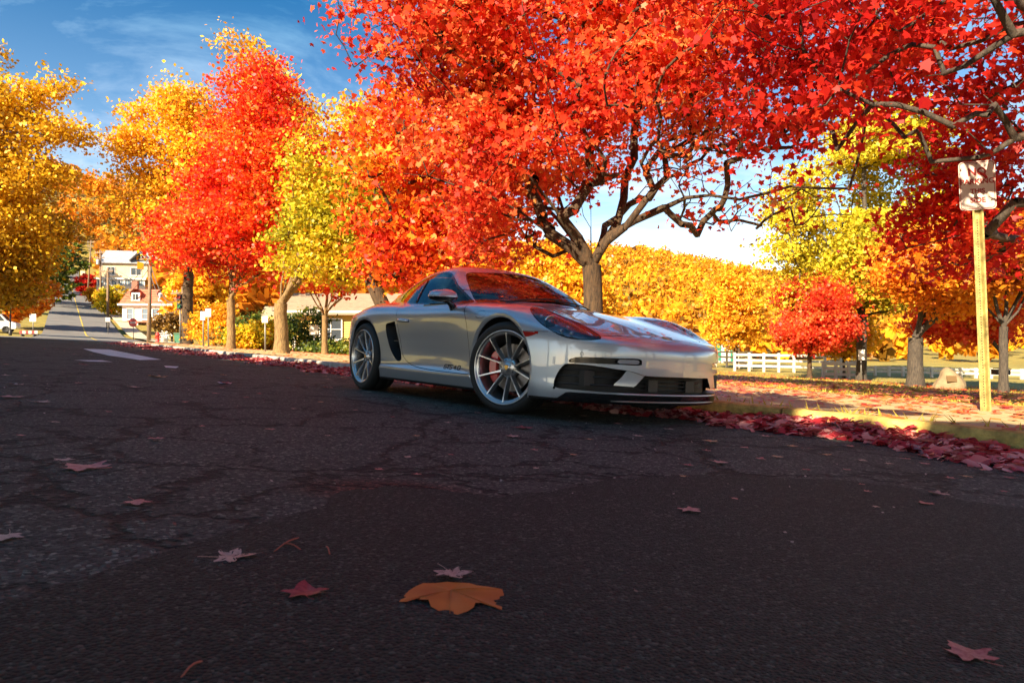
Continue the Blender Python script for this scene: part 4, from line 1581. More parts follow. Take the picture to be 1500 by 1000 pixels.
def make_tree(name, base, lobes, ntips, per_tip, leaf, size, lmat, label, trunk_r=0.15, fork=1.8, seed=1, bark='bark',
              limbs=None, spread=0.28, flat=0.5, gaps=0.42, gscale=0.55, thin=None, lean=(0, 0), seg=0.45, up=0.4, cat='tree', group=None, twig=0.006, rexp=0.42, noskel=False, hang=0.6, bumps=8):
    """lobes: ellipsoids (cx, cy, cz, rx, ry, rz, weight) relative to the base; thin(p) scales the leaf count"""
    r = np.random.default_rng(seed)
    base = np.array(base, float)
    lobes = list(lobes)
    for k in range(bumps):                          # boughs that break the outline
        l = lobes[k % len(lobes)]
        d = r.normal(size=3)
        d /= np.linalg.norm(d)
        d[2] = abs(d[2]) * 0.9 if k % 3 else d[2] * 0.5
        q = r.uniform(0.2, 0.36)
        lobes.append((l[0] + d[0] * l[3] * 0.95, l[1] + d[1] * l[4] * 0.95, l[2] + d[2] * l[5] * 0.95, l[3] * q, l[4] * q, l[5] * q * 0.8, 2.2))
    w = np.array([l[3] * l[4] * l[5] * (l[6] if len(l) > 6 else 1) for l in lobes])
    w = w / w.sum()
    P = []
    tot = 0
    while tot < ntips:
        k = r.choice(len(lobes), ntips * 2, p=w)
        c = np.array([l[:3] for l in lobes])[k]
        rr = np.array([l[3:6] for l in lobes])[k]
        d = r.normal(size=(len(k), 3))
        d /= np.linalg.norm(d, axis=1)[:, None]
        rad = r.uniform(0, 1, len(k)) ** 0.42
        p = c + d * rr * rad[:, None]
        keep = vnoise(p + base, gscale, seed) > gaps
        p = p[keep]
        P.append(p)
        tot += len(p)
    P = np.concatenate(P)[:ntips]
    P = P[np.argsort(np.linalg.norm((P - np.array([lean[0], lean[1], fork])) * np.array([1, 1, 0.8]), axis=1))]
    # skeleton: trunk, main limbs, then every tip joins the nearest wood
    nodes = []
    parent = []
    def add(p, q):
        nodes.append(np.array(p, float))
        parent.append(q)
        return len(nodes) - 1
    last = add((0, 0, -0.1), -1)
    nt_ = max(3, int(fork / 0.35))
    for i in range(1, nt_ + 1):
        u = i / nt_
        last = add((lean[0] * u + r.normal() * 0.012 * fork * 0.5, lean[1] * u + r.normal() * 0.012 * fork * 0.5, fork * u), last)
    forkn = last
    top = max(l[2] + l[5] for l in lobes)
    if limbs is None:
        limbs = []
        cxy = np.average(np.array([l[:2] for l in lobes]), axis=0, weights=w)
        rx = max(l[3] for l in lobes)
        for k in range(6):
            a = k * 2.4 + r.uniform(0, 1)
            ln = r.uniform(0.45, 0.75)
            e = np.array([cxy[0] + math.cos(a) * rx * ln, cxy[1] + math.sin(a) * rx * ln, fork + (top - fork) * r.uniform(0.35, 0.75)])
            limbs.append([e])
        limbs.append([np.array([cxy[0], cxy[1], fork + (top - fork) * 0.8])])
    for lm in limbs:
        cur, q = nodes[forkn], forkn
        for e in lm:
            e = np.array(e, float)
            d0 = np.linalg.norm(e - cur)
            n_ = max(2, int(d0 / seg))
            for i in range(1, n_ + 1):
                u = i / n_
                bow = math.sin(math.pi * u) * 0.05 * d0
                q = add(cur + (e - cur) * u + np.array([r.normal() * 0.03, r.normal() * 0.03, bow + r.normal() * 0.02]), q)
            cur = e
    skel_n = len(nodes)
    N_ = np.zeros((ntips * 9 + skel_n + 50, 3))
    N_[:skel_n] = np.array(nodes)
    par = np.full(len(N_), -1)
    par[:skel_n] = parent
    cnt = skel_n
    tips = []
    first = forkn
    for p in P:
        cand = N_[first:cnt]
        d = cand - p
        dist = np.linalg.norm(d, axis=1) * (1 + 0.7 * np.clip(d[:, 2] / (np.linalg.norm(d, axis=1) + 1e-6), 0, 1))
        j = first + int(dist.argmin())
        a = N_[j]
        L0 = np.linalg.norm(p - a)
        n_ = min(8, max(1, int(L0 / seg) + 1))
        q = j
        for i in range(1, n_ + 1):
            u = i / n_
            pt = a + (p - a) * u + r.normal(size=3) * 0.035 * L0 * (1 if i < n_ else 0) + np.array([0, 0, math.sin(math.pi * u) * 0.06 * L0])
            N_[cnt] = pt
            par[cnt] = q
            q = cnt
            cnt += 1
        tips.append(q)
    N_ = N_[:cnt]
    par = par[:cnt]
    load = np.zeros(cnt)
    load[tips] = 1
    for i in range(cnt - 1, 0, -1):
        load[par[i]] += load[i]
    load = np.maximum(load, 1)
    rad = twig * load ** rexp
    k = (trunk_r / rad[forkn])
    rad = rad * (1 + (k - 1) * np.clip(np.log(load) / math.log(load[forkn] + 1), 0, 1) ** 2.9)
    rad[:forkn + 1] = np.maximum(rad[:forkn + 1], trunk_r * np.linspace(1.12, 0.98, forkn + 1))
    rad[0] *= 1.35
    root = empty(name, base)
    idx = np.arange(1, cnt)
    pa = par[idx]
    ra = np.minimum(rad[pa], rad[idx] * 1.35)
    ra[idx <= forkn] = rad[pa][idx <= forkn]
    bm_ = bark_mat(bark, *BARKS[bark])
    Vs, Fs, off, st0 = [], [], 0, []
    for lo, hi, sd in ((0.035, 9, 10), (0.012, 0.035, 5), (0, 0.012, 3)):
        m_ = (rad[idx] > lo) & (rad[idx] <= hi)
        if (noskel or base[1] > 30) and hi < 0.02:
            continue
        if m_.any():
            V, F = tubes_mesh('t', N_[pa[m_]], N_[idx[m_]], ra[m_], rad[idx[m_]], sd)
            Vs.append(V)
            Fs.append(F + off)
            off += len(V)
    V, F = np.concatenate(Vs), np.concatenate(Fs)
    obj('trunk', np_mesh('trunk', V, F, np.arange(len(F) // 4) * 4, True), bm_, root)
    tp = N_[tips]
    nl = np.full(len(tp), per_tip, float)
    if thin is not None:
        nl = nl * thin(tp)
    nl = r.poisson(nl)
    c = np.repeat(tp, nl, 0)
    back = np.repeat(N_[par[tips]], nl, 0)
    u = r.uniform(-0.15, 1.0, len(c))[:, None]
    c = c + (back - c) * np.clip(u, 0, 1) * 0.8
    c = c + r.normal(size=c.shape) * np.array([spread, spread, spread * flat])
    obj('crown', leaves_mesh('crown', c, size, leaf, up, r, hang), lmat, root)
    tag(root, label, cat, group)
    return root

BARKS = {'bark': ((0.018, 0.011, 0.006), (0.10, 0.058, 0.026)), 'bark_pale': ((0.10, 0.058, 0.024), (0.30, 0.19, 0.075)), 'bark_dark': ((0.025, 0.02, 0.017), (0.09, 0.07, 0.05))}
RED = [(0.36, 0.012, 0.010), (0.64, 0.035, 0.018), (0.78, 0.075, 0.030), (0.84, 0.13, 0.04), (0.84, 0.22, 0.05), (0.82, 0.38, 0.10)]
RED_DEEP = [(0.30, 0.008, 0.012), (0.54, 0.018, 0.016), (0.68, 0.035, 0.018), (0.76, 0.09, 0.02)]
ORANGE = [(0.55, 0.12, 0.01), (0.75, 0.22, 0.012), (0.85, 0.33, 0.02), (0.85, 0.45, 0.03)]
GOLD = [(0.50, 0.20, 0.012), (0.75, 0.36, 0.015), (0.88, 0.50, 0.02), (0.90, 0.62, 0.05)]
LIME = [(0.20, 0.20, 0.012), (0.42, 0.36, 0.015), (0.66, 0.52, 0.02), (0.80, 0.42, 0.02), (0.78, 0.16, 0.015)]
YELLOW = [(0.30, 0.26, 0.02), (0.52, 0.42, 0.02), (0.68, 0.54, 0.03), (0.76, 0.62, 0.06)]

def gz(x, y):
    s, t = SD[0] * x + SD[1] * y, TD[0] * x + TD[1] * y
    return float(ground_h(s, t)) + (0.11 if s < 47 else 0)

def at(px, D):
    x = ray(px, D)
    return np.array([x, D, gz(x, D)])

def build_trees():
    m_red = leaf_mat('leaf_red', RED, 0.58, 0.7)
    m_deep = leaf_mat('leaf_crimson', RED_DEEP, 0.58, 0.6)
    m_or = leaf_mat('leaf_orange', ORANGE, 0.4, 0.35)
    m_gold = leaf_mat('leaf_gold', GOLD, 0.4, 0.4)
    m_lime = leaf_mat('leaf_lime', LIME, 0.4, 0.32, mixn=0.6)
    m_yel = leaf_mat('leaf_yellow', YELLOW, 0.4, 0.4)
    m_green = leaf_mat('leaf_green', [(0.02, 0.045, 0.01), (0.06, 0.10, 0.015), (0.16, 0.19, 0.02), (0.30, 0.28, 0.03)], 0.3, 0.9)
    # the big maple behind the car
    b0 = at(870, 10.3)
    lim = lambda *pts: [((px - 870) / FPX * 10.3, dy, CAM_H + (YH - py) / FPX * 10.3 - b0[2]) for px, py, dy in pts]
    limbs = [lim((815, 320, -0.3), (740, 240, -0.9), (640, 150, -1.3)), lim((868, 300, 0.1), (850, 190, 0.2), (840, 40, 0.0)), lim((905, 325, 0.2), (935, 220, 0.5), (960, 90, 0.8)),
             lim((895, 345, -0.2), (960, 315, -0.5), (1060, 300, -0.7), (1200, 296, -0.9)), lim((905, 340, -0.5), (985, 260, -1.2), (1060, 180, -1.6)),
             lim((840, 335, 0.6), (780, 250, 1.8), (720, 150, 2.6)), lim((900, 320, 0.8), (1000, 230, 2.0), (1060, 130, 2.8)), lim((850, 330, -0.9), (800, 240, -2.2), (760, 150, -3.0)), lim((800, 340, -0.2), (720, 300, -0.6), (600, 270, -0.8))]
    def thin_main(p):
        k = np.ones(len(p))
        low = (p[:, 0] > 0.4) & (p[:, 2] < 3.9)
        k[low] = 0.12
        k[(p[:, 0] > -1.3) & (p[:, 0] <= 0.4) & (p[:, 2] < 3.0)] = 0.22
        k[(p[:, 0] > 1.4) & (p[:, 2] >= 3.9) & (p[:, 2] < 5.6)] = 0.5
        return k
    make_tree('maple_tree', b0, [(0.1, 0, 5.7, 3.2, 3.2, 2.9), (-1.2, 0.2, 3.7, 1.7, 2.0, 1.5, 1.4), (2.6, -0.2, 5.3, 2.4, 2.8, 1.9, 1.3), (2.3, -0.3, 3.0, 2.0, 1.8, 0.9, 1.2), (-1.4, 0.5, 2.5, 1.2, 1.4, 0.8, 0.9), (-2.4, -0.2, 5.5, 1.5, 1.8, 1.4, 1.5)],
              2250, 31, 'maple', 0.080, m_red, 'large red maple with forked trunk standing behind the sports car', 0.145, 1.75, 11, limbs=limbs, gaps=0.47, gscale=0.9, thin=thin_main, spread=0.20, seg=0.35, twig=0.0055)
    # the maple whose trunk stands out of view beside the sign
    b1 = np.array([5.6, 4.9, 0.0])
    b1[2] = zroad(TD[0] * b1[0] + TD[1] * b1[1]) + 0.12
    sign_top = np.array([ray(1443, 6.4), 6.4, 2.1])
    sun_v = np.array(to_sun[:])
    def thin_sign(p):
        # a thin spot in the crown lets the sun through to the sign
        w_ = p + b1 - sign_top
        d = np.linalg.norm(w_ - np.outer(w_ @ sun_v, sun_v), axis=1)
        k = np.where(d < 0.75, 0.15, 1.0)
        # and little hangs right in front of it
        a = np.abs((p[:, 0] + b1[0]) / np.maximum(p[:, 1] + b1[1], 0.5) - sign_top[0] / sign_top[1])
        k = np.where((a < 0.06) & (p[:, 1] + b1[1] < 6.5) & (p[:, 2] + b1[2] < 2.9), 0.05, k)
        return k
    make_tree('maple_tree', b1, [(-0.6, 0.4, 5.2, 4.3, 3.8, 2.4), (-1.6, 1.4, 3.4, 2.4, 2.0, 1.1, 1.5), (-0.6, 2.4, 3.0, 1.6, 1.6, 1.3, 1.2), (-0.4, 3.4, 2.6, 1.6, 1.0, 1.2, 7.0), (-1.7, 2.8, 3.1, 1.3, 1.0, 0.8, 5.0), (0.6, 4.4, 2.6, 1.2, 1.0, 1.2, 4.0)],
              1250, 23, 'maple', 0.080, m_deep, 'crimson maple spreading its branches over the no parking sign', 0.15, 2.1, 12, thin=thin_sign, gaps=0.48, gscale=0.9, spread=0.20, seg=0.4, twig=0.0045, bark='bark_dark')
    # street trees further along the pavement
    make_tree('maple_tree', at(598, 15.8), [(0.5, 0, 4.2, 2.1, 2.4, 2.6), (0.7, 0, 2.6, 2.0, 2.2, 1.1)], 640, 34, 'lobed', 0.13, leaf_mat('leaf_flame', [(0.55, 0.02, 0.01), (0.78, 0.07, 0.012), (0.85, 0.25, 0.015), (0.70, 0.42, 0.02)], 0.4, 0.5),
              'flame-coloured maple with leaning dark trunk directly behind the rear of the car', 0.17, 2.0, 13, lean=(-0.9, 0.2), gaps=0.34)
    make_tree('street_tree', at(412, 23.0), [(2.6, 0, 5.9, 2.3, 2.8, 2.7), (2.6, 0, 3.7, 2.8, 2.6, 1.6), (0.9, 0, 3.2, 1.6, 1.8, 1.0, 0.6), (1.4, 0, 4.8, 1.5, 1.8, 1.2, 0.8)], 900, 50, 'hex', 0.125, m_lime, 'yellow-green tree with stout dappled trunk and low fork', 0.21, 1.7, 14, gaps=0.34, spread=0.32, bark='bark_pale')
    make_tree('street_tree', at(338, 28.6), [(1.3, 0, 8.8, 2.2, 2.2, 3.6), (0.2, 0, 4.7, 3.6, 3.0, 2.0), (1.6, 0, 6.2, 3.2, 2.8, 2.8), (-1.9, 0, 6.0, 2.0, 1.9, 1.7), (2.6, 0, 8.0, 1.7, 1.8, 1.9)], 1150, 54, 'hex', 0.14, leaf_mat('leaf_scarlet', [(0.55, 0.012, 0.010), (0.75, 0.03, 0.012), (0.82, 0.07, 0.012), (0.85, 0.20, 0.02), (0.85, 0.36, 0.03)], 0.42, 0.4),
              'tall scarlet tree with pale forked trunk beside the road signs', 0.16, 2.1, 15, gaps=0.32, spread=0.34, bark='bark_pale')
    make_tree('street_tree', at(476, 28.0), [(0.4, 0, 3.9, 3.0, 2.6, 1.4)], 260, 34, 'hex', 0.16, m_red, 'low red tree with slim pale trunk before the yellow building', 0.11, 1.6, 16, gaps=0.35, bark='bark_pale')
    make_tree('background_tree', at(275, 46.0), [(2.4, 0, 16.6, 4.2, 4.2, 4.6), (-0.8, 0, 12.6, 3.8, 3.8, 3.4), (6.0, 0, 13.6, 4.0, 4.0, 4.6), (1.5, 0, 8.6, 5.5, 5.0, 4.0), (-3.6, 0, 15.6, 1.9, 1.6, 1.1, 1.6), (-0.6, 0, 17.2, 2.0, 1.8, 1.4, 1.2)], 1300, 52, 'diamond', 0.23, m_gold, 'tall golden tree rising behind the scarlet tree', 0.32, 5.0, 17, gaps=0.42, gscale=0.32, spread=0.55, seg=0.9, twig=0.012)
    make_tree('background_tree', at(-38, 40.0), [(0.0, 0, 14.0, 3.6, 3.6, 4.6), (2.2, 0, 9.6, 3.0, 3.2, 2.0), (0.6, 0, 6.0, 4.0, 4.0, 3.4), (4.2, 0, 15.6, 1.7, 1.6, 1.4, 1.3), (5.2, 0, 12.0, 1.9, 1.6, 0.8, 1.5), (1.6, 0, 3.4, 2.6, 2.8, 1.8)], 1500, 40, 'diamond', 0.22, leaf_mat('leaf_amber', [(0.40, 0.21, 0.012), (0.66, 0.38, 0.016), (0.82, 0.50, 0.02), (0.88, 0.60, 0.04)], 0.36, 0.4), 'tall amber tree overhanging the junction at the foot of the hill road', 0.30, 3.5, 18, gaps=0.42, gscale=0.34, spread=0.5, seg=0.8, twig=0.011)
    # trees in the park on the lower side
    make_tree('park_tree', at(1262, 34.0), [(0, 0, 8.2, 4.6, 4.2, 3.4), (-1.8, 0, 5.6, 3.6, 3.4, 2.2), (1.8, 0, 11.6, 3.4, 3.2, 2.6), (1.2, 0, 5.0, 3.4, 3.0, 1.8)], 1100, 54, 'diamond', 0.19, m_yel, 'tall yellow-green tree with airy crown in the park', 0.22, 3.2, 19, gaps=0.45, gscale=0.42, spread=0.46, flat=0.3, seg=0.8, twig=0.011, bark='bark_dark')
    make_tree('park_tree', at(1186, 33.0), [(0, 0, 3.7, 1.9, 1.8, 1.6), (0.2, 0, 2.3, 2.1, 1.9, 1.0)], 420, 50, 'diamond', 0.155, m_red, 'compact round red tree before the white fence', 0.10, 1.2, 20, gaps=0.30)
    make_tree('park_tree', at(1341, 24.0), [(1.0, 0, 4.0, 2.7, 2.6, 1.6), (-0.4, 0, 3.5, 1.6, 1.7, 1.0), (2.8, 0, 4.4, 2.2, 2.2, 1.5)], 700, 52, 'diamond', 0.14, m_or, 'spreading orange tree with dark trunk near the memorial boulder', 0.24, 1.7, 21, gaps=0.38, spread=0.36, bark='bark_dark')
    make_tree('park_tree', at(1470, 27.0), [(0, 0, 3.4, 2.6, 2.4, 1.5), (-1.9, 0, 2.6, 1.6, 1.5, 0.9)], 420, 34, 'diamond', 0.20, m_red, 'red tree behind the sign post with slim dark trunk', 0.10, 1.3, 22, gaps=0.34, bark='bark_dark')
    make_tree('park_tree', at(1470, 21.0), [(0.6, 0, 4.6, 2.4, 2.2, 1.5), (-0.9, 0, 3.9, 1.6, 1.8, 1.0)], 420, 34, 'diamond', 0.18, leaf_mat('leaf_rust', [(0.40, 0.10, 0.01), (0.66, 0.22, 0.012), (0.80, 0.34, 0.02)], 0.4, 0.4), 'rust-orange tree at the park edge beyond the sign', 0.12, 2.0, 23, gaps=0.38, bark='bark_dark')
    make_tree('park_tree', at(1078, 46.0), [(0, 0, 4.4, 1.9, 1.9, 2.6), (0, 0, 2.6, 2.3, 2.2, 1.3)], 420, 44, 'diamond', 0.2, leaf_mat('leaf_apricot', [(0.60, 0.25, 0.015), (0.82, 0.42, 0.02), (0.88, 0.52, 0.03)], 0.4, 0.4), 'rounded apricot tree at the foot of the wooded hill', 0.12, 1.4, 24, gaps=0.33)
    make_tree('park_tree', at(1236, 37.0), [(0, 0, 2.3, 1.6, 1.5, 1.2)], 220, 34, 'diamond', 0.2, m_gold, 'small golden tree beside the white fence', 0.07, 0.9, 25, gaps=0.34, bark='bark_dark')
    make_tree('park_tree', at(800, 40.0), [(0, 0, 4.2, 4.2, 3.4, 3.2)], 520, 34, 'diamond', 0.27, m_gold, 'golden tree half hidden behind the windscreen of the car', 0.15, 1.6, 27, gaps=0.33)
    # shrubs by the yellow building and around the houses
    for i, (px, D, rx, rz, mm, lab) in enumerate(((368, 36.0, 1.5, 1.1, m_green, 'dark green shrub between the pale trunk and the dappled trunk'), (388, 33.0, 1.0, 0.8, m_lime, 'small yellow-green bush beside the white post sign'), (441, 36.0, 1.7, 1.3, m_green, 'dense green shrub against the yellow wall'), (316, 40.0, 1.7, 1.5, m_gold, 'golden bush behind the pair of road signs'),
                                                     (357, 31.5, 0.7, 0.6, m_lime, 'low lime bush at the foot of the scarlet tree'), (500, 31.0, 1.8, 0.35, m_green, 'low clipped hedge under the building window'))):
        make_tree('shrub', at(px, D), [(0, 0, rz * 0.8, rx, rx * 0.8, rz)], 150, 26, 'diamond', 0.15, mm, lab, 0.03, 0.2, 40 + i, gaps=0.2, cat='shrub', spread=0.2, seg=0.4)
    make_tree('weeping_tree', at(252, 64.0), [(0, 0, 2.2, 1.6, 1.6, 0.7), (0, 0, 1.6, 1.9, 1.8, 0.5)], 160, 30, 'diamond', 0.22, leaf_mat('leaf_brown', [(0.10, 0.05, 0.015), (0.24, 0.12, 0.02), (0.35, 0.2, 0.03)], 0.3, 0.6), 'mushroom-shaped brown weeping tree near the hydrant', 0.09, 1.3, 50, gaps=0.2, cat='tree')
    make_tree('shrub', at(147, 138.0), [(0, 0, 2.4, 2.6, 2.4, 2.2)], 200, 26, 'diamond', 0.34, m_gold, 'golden shrub on the verge of the hill road', 0.06, 0.6, 51, gaps=0.25, cat='shrub', noskel=True)
    make_tree('shrub', at(126, 170.0), [(0, 0, 3.0, 3.2, 2.6, 2.8)], 200, 26, 'diamond', 0.45, m_deep, 'crimson shrub high up beside the hill road', 0.08, 0.6, 52, gaps=0.25, cat='shrub', noskel=True)
    make_tree('shrub', at(166, 114.0), [(0, 0, 2.8, 3.2, 2.6, 2.6)], 200, 26, 'diamond', 0.36, m_lime, 'yellow-green bush between the two houses', 0.06, 0.6, 53, gaps=0.25, cat='shrub', noskel=True)
    make_tree('background_tree', at(22, 78.0), [(0, 0, 5.0, 4.5, 4.0, 4.2)], 300, 30, 'diamond', 0.45, m_or, 'orange tree low on the left beyond the junction', 0.15, 1.6, 54, gaps=0.3)
    make_tree('background_tree', at(78, 120.0), [(0, 0, 7, 5.5, 5, 6), (-6, 4, 9, 6, 5, 7)], 420, 30, 'diamond', 0.55, m_green, 'dark green tree shading the lower hill road', 0.25, 2.5, 55, gaps=0.3, noskel=True)
    make_tree('background_tree', at(62, 175.0), [(0, 0, 9, 7, 6, 9)], 380, 30, 'diamond', 0.7, leaf_mat('leaf_olive', [(0.05, 0.05, 0.01), (0.16, 0.12, 0.012), (0.35, 0.2, 0.015)], 0.3, 0.3), 'dark olive tree beside the top of the hill road', 0.3, 3, 56, gaps=0.3, noskel=True)
    make_tree('background_tree', at(215, 140.0), [(0, 0, 8, 6, 5, 7)], 420, 30, 'diamond', 0.55, m_or, 'orange tree crowding the gabled roof of the upper house', 0.25, 3, 57, gaps=0.3, noskel=True)
    make_tree('background_tree', at(296, 88.0), [(0, 0, 6.0, 4.5, 4.0, 5.0)], 420, 30, 'diamond', 0.42, m_gold, 'golden tree between the mansard house and the scarlet tree', 0.2, 2.0, 58, gaps=0.32, noskel=True)
    # trees that line the left of the hill road and stripe it with their shadows
    for i, (s, off, h, mm, lab) in enumerate(((72, -8.5, 9, m_green, 'dark green tree at the lower left of the hill road'), (96, -9.0, 11, m_gold, 'golden tree left of the hill road above the junction'), (124, -9.5, 12, m_green, 'tall dark green tree halfway up the hill road'), (158, -10, 13, m_or, 'orange tree left of the upper hill road'), (200, -10, 14, m_green, 'dark tree left of the steep part of the hill road'), (250, -11, 15, m_gold, 'golden tree near the crest of the hill road'))):
        t = 4.6 + (s - 59) * 0.036 + off
        q = SD * s + TD * t
        make_tree('hillside_tree', (q[0], q[1], float(ground_h(s, t))), [(0, 0, h * 0.62, h * 0.34, h * 0.34, h * 0.38)], 240, 26, 'diamond', 0.032 * h + 0.12, mm, lab, 0.2, h * 0.22, 110 + i, gaps=0.3, noskel=True, spread=0.5, seg=0.9)
    build_shade_trees()
    build_added_row_behind()
    build_forest()

def build_shade_trees():
    """the row across the street, behind the photographer, that keeps the road in shade"""
    m = leaf_mat('leaf_row', [(0.10, 0.09, 0.012), (0.30, 0.20, 0.015), (0.55, 0.32, 0.02)], 0.12, 0.3)
    tree0 = None
    spots = [(-19, 0), (-13, 0), (-8.0, 0.1), (-3.4, 0.25), (1.0, 1.5), (5.4, 1.2), (10.0, 0.2), (15, 0.2), (21, 0.1), (27, 0.2), (33, 0.1), (39, 0.2), (45, 0.0)]
    for i, (s, dh) in enumerate(spots):
        t = -8.6
        p = ST(s, t, 0.1)
        # tops reach the sun line that grazes the kerb
        top = (4.75 - t) * math.tan(SUN_EL) - 1.05 + dh
        zc = (top + 2.3) / 2
        make_tree('roadside_tree', (p.x, p.y, p.z), [(0, 0, zc, 3.6, 3.3, (top - 2.3) / 2), (0, 0, top * 0.74, 3.7, 3.2, top * 0.25)], 420, 13, 'diamond', 0.55, m,
                  'olive-gold tree of the row across the street from the car', 0.2, 2.6, 70 + i, bumps=0, gaps=0.12, group='row of trees across the street', spread=0.42, seg=0.8, twig=0.012, noskel=True)

def build_added_row_behind():
    """unseen trees added behind the photographer to close off the sky and darken the near road"""
    m = MATS['leaf_row']
    for i, (s, t, cx, mm, lab) in enumerate(((-6.4, 7.4, -1.2, MATS['leaf_red'], 'unseen red maple added to the kerb row behind the photographer'), (-13.5, 7.4, -1.2, MATS['leaf_red'], 'unseen last red maple added to the kerb row at the near end of the street'), (-10.5, -5.6, 2.6, m, 'unseen broad olive-gold tree added over the near end of the street to block the sky'))):
        p = ST(s, t, 0.12)
        d = TD * cx  # added crowns shifted over the street to block sky light
        make_tree('roadside_tree', (p.x, p.y, p.z), [(d[0], d[1], 6.2, 4.4, 4.2, 2.9)], 420, 15, 'diamond', 0.45, mm, lab, 0.2, 2.4, 140 + i, gaps=0.2, spread=0.42, seg=0.8, twig=0.012, noskel=True, bumps=0)

def build_forest():
    """the wooded hills: far-off wood that reads as one mass"""
    r = np.random.default_rng(99)
    def wood(name, pts, heights, pal, label, cl=150, size=0.9):
        C = []
        for (x, y, z), h in zip(pts, heights):
            n = cl
            d = r.normal(size=(n, 3))
            d /= np.linalg.norm(d, axis=1)[:, None]
            rad = r.uniform(0.55, 1.0, n)[:, None]
            C.append(np.array([x, y, z + h * 0.58]) + d * rad * np.array([h * 0.34, h * 0.34, h * 0.46]) * (1 + 0.15 * r.normal()))
        C = np.concatenate(C)
        o = stuff(obj(name, leaves_mesh(name, C, size, 'diamond', 0.3, r), leaf_mat('wood_' + name, pal, 0.3, 0.09, 0.2, mixn=0.8)))
        tag(o, label, 'woodland')
        return o
    # left hill behind the houses
    P, Hh = [], []
    while len(P) < 520:
        D = r.uniform(190, 520)
        px = r.uniform(-60, 560)
        if px > 235 and r.uniform() < 0.3:
            D = r.uniform(100, 190)
        x = ray(px, D)
        s, t = SD[0] * x + SD[1] * D, TD[0] * x + TD[1] * D
        c = 4.2 + (s - 59) * 0.036
        if abs(t - c) < 11 and s < 375:
            continue
        P.append((x, D, float(ground_h(s, t))))
        Hh.append(r.uniform(11, 19))
    wood('hill_wood', P, Hh, [(0.06, 0.06, 0.012), (0.50, 0.16, 0.012), (0.70, 0.26, 0.014), (0.72, 0.34, 0.02), (0.30, 0.20, 0.02)], 'amber wooded hill rising behind the houses and hill road', 140, 1.9)
    P, Hh = [], []
    while len(P) < 2900:
        D = 105 + 275 * r.uniform() ** 0.8 if r.uniform() < 0.92 else r.uniform(62, 105)
        px = r.uniform(560, 1560)
        x = ray(px, D)
        s, t = SD[0] * x + SD[1] * D, TD[0] * x + TD[1] * D
        P.append((x, D, float(ground_h(s, t))))
        Hh.append(r.uniform(5, 7.5) * (0.5 if D < 80 else 0.65 if D < 130 else 1))
    wood('ridge_wood', P, Hh, [(0.20, 0.10, 0.012), (0.55, 0.20, 0.012), (0.68, 0.30, 0.014), (0.72, 0.36, 0.016), (0.58, 0.20, 0.012), (0.30, 0.20, 0.02)], 'golden wooded ridge beyond the park', 42, 1.2)
# ------------------------------------------------------------------ things along the street
def bx(name, c, size, m, parent, rot=None, bevel=0.0):
    b = bmesh.new()
    box(b, c, size, rot)
    if bevel:
        bmesh.ops.bevel(b, geom=b.edges[:], offset=bevel, segments=2, affect='EDGES')
    return obj(name, b, m, parent)

def rod(name, pts, rad, m, parent, n=8):
    b = bmesh.new()
    tube(b, pts, rad, n)
    return obj(name, b, m, parent, True)

def text_mesh(body, size):
    cu = bpy.data.curves.new('t', 'FONT')
    cu.body = body
    cu.size = size
    cu.align_x = 'CENTER'
    cu.align_y = 'CENTER'
    cu.extrude = 0.0008
    cu.offset = size * 0.03
    o = bpy.data.objects.new('t', cu)
    COL.objects.link(o)
    dg = bpy.context.evaluated_depsgraph_get()
    me = bpy.data.meshes.new_from_object(o.evaluated_get(dg))
    bpy.data.objects.remove(o, do_unlink=True)
    bpy.data.curves.remove(cu)
    return me

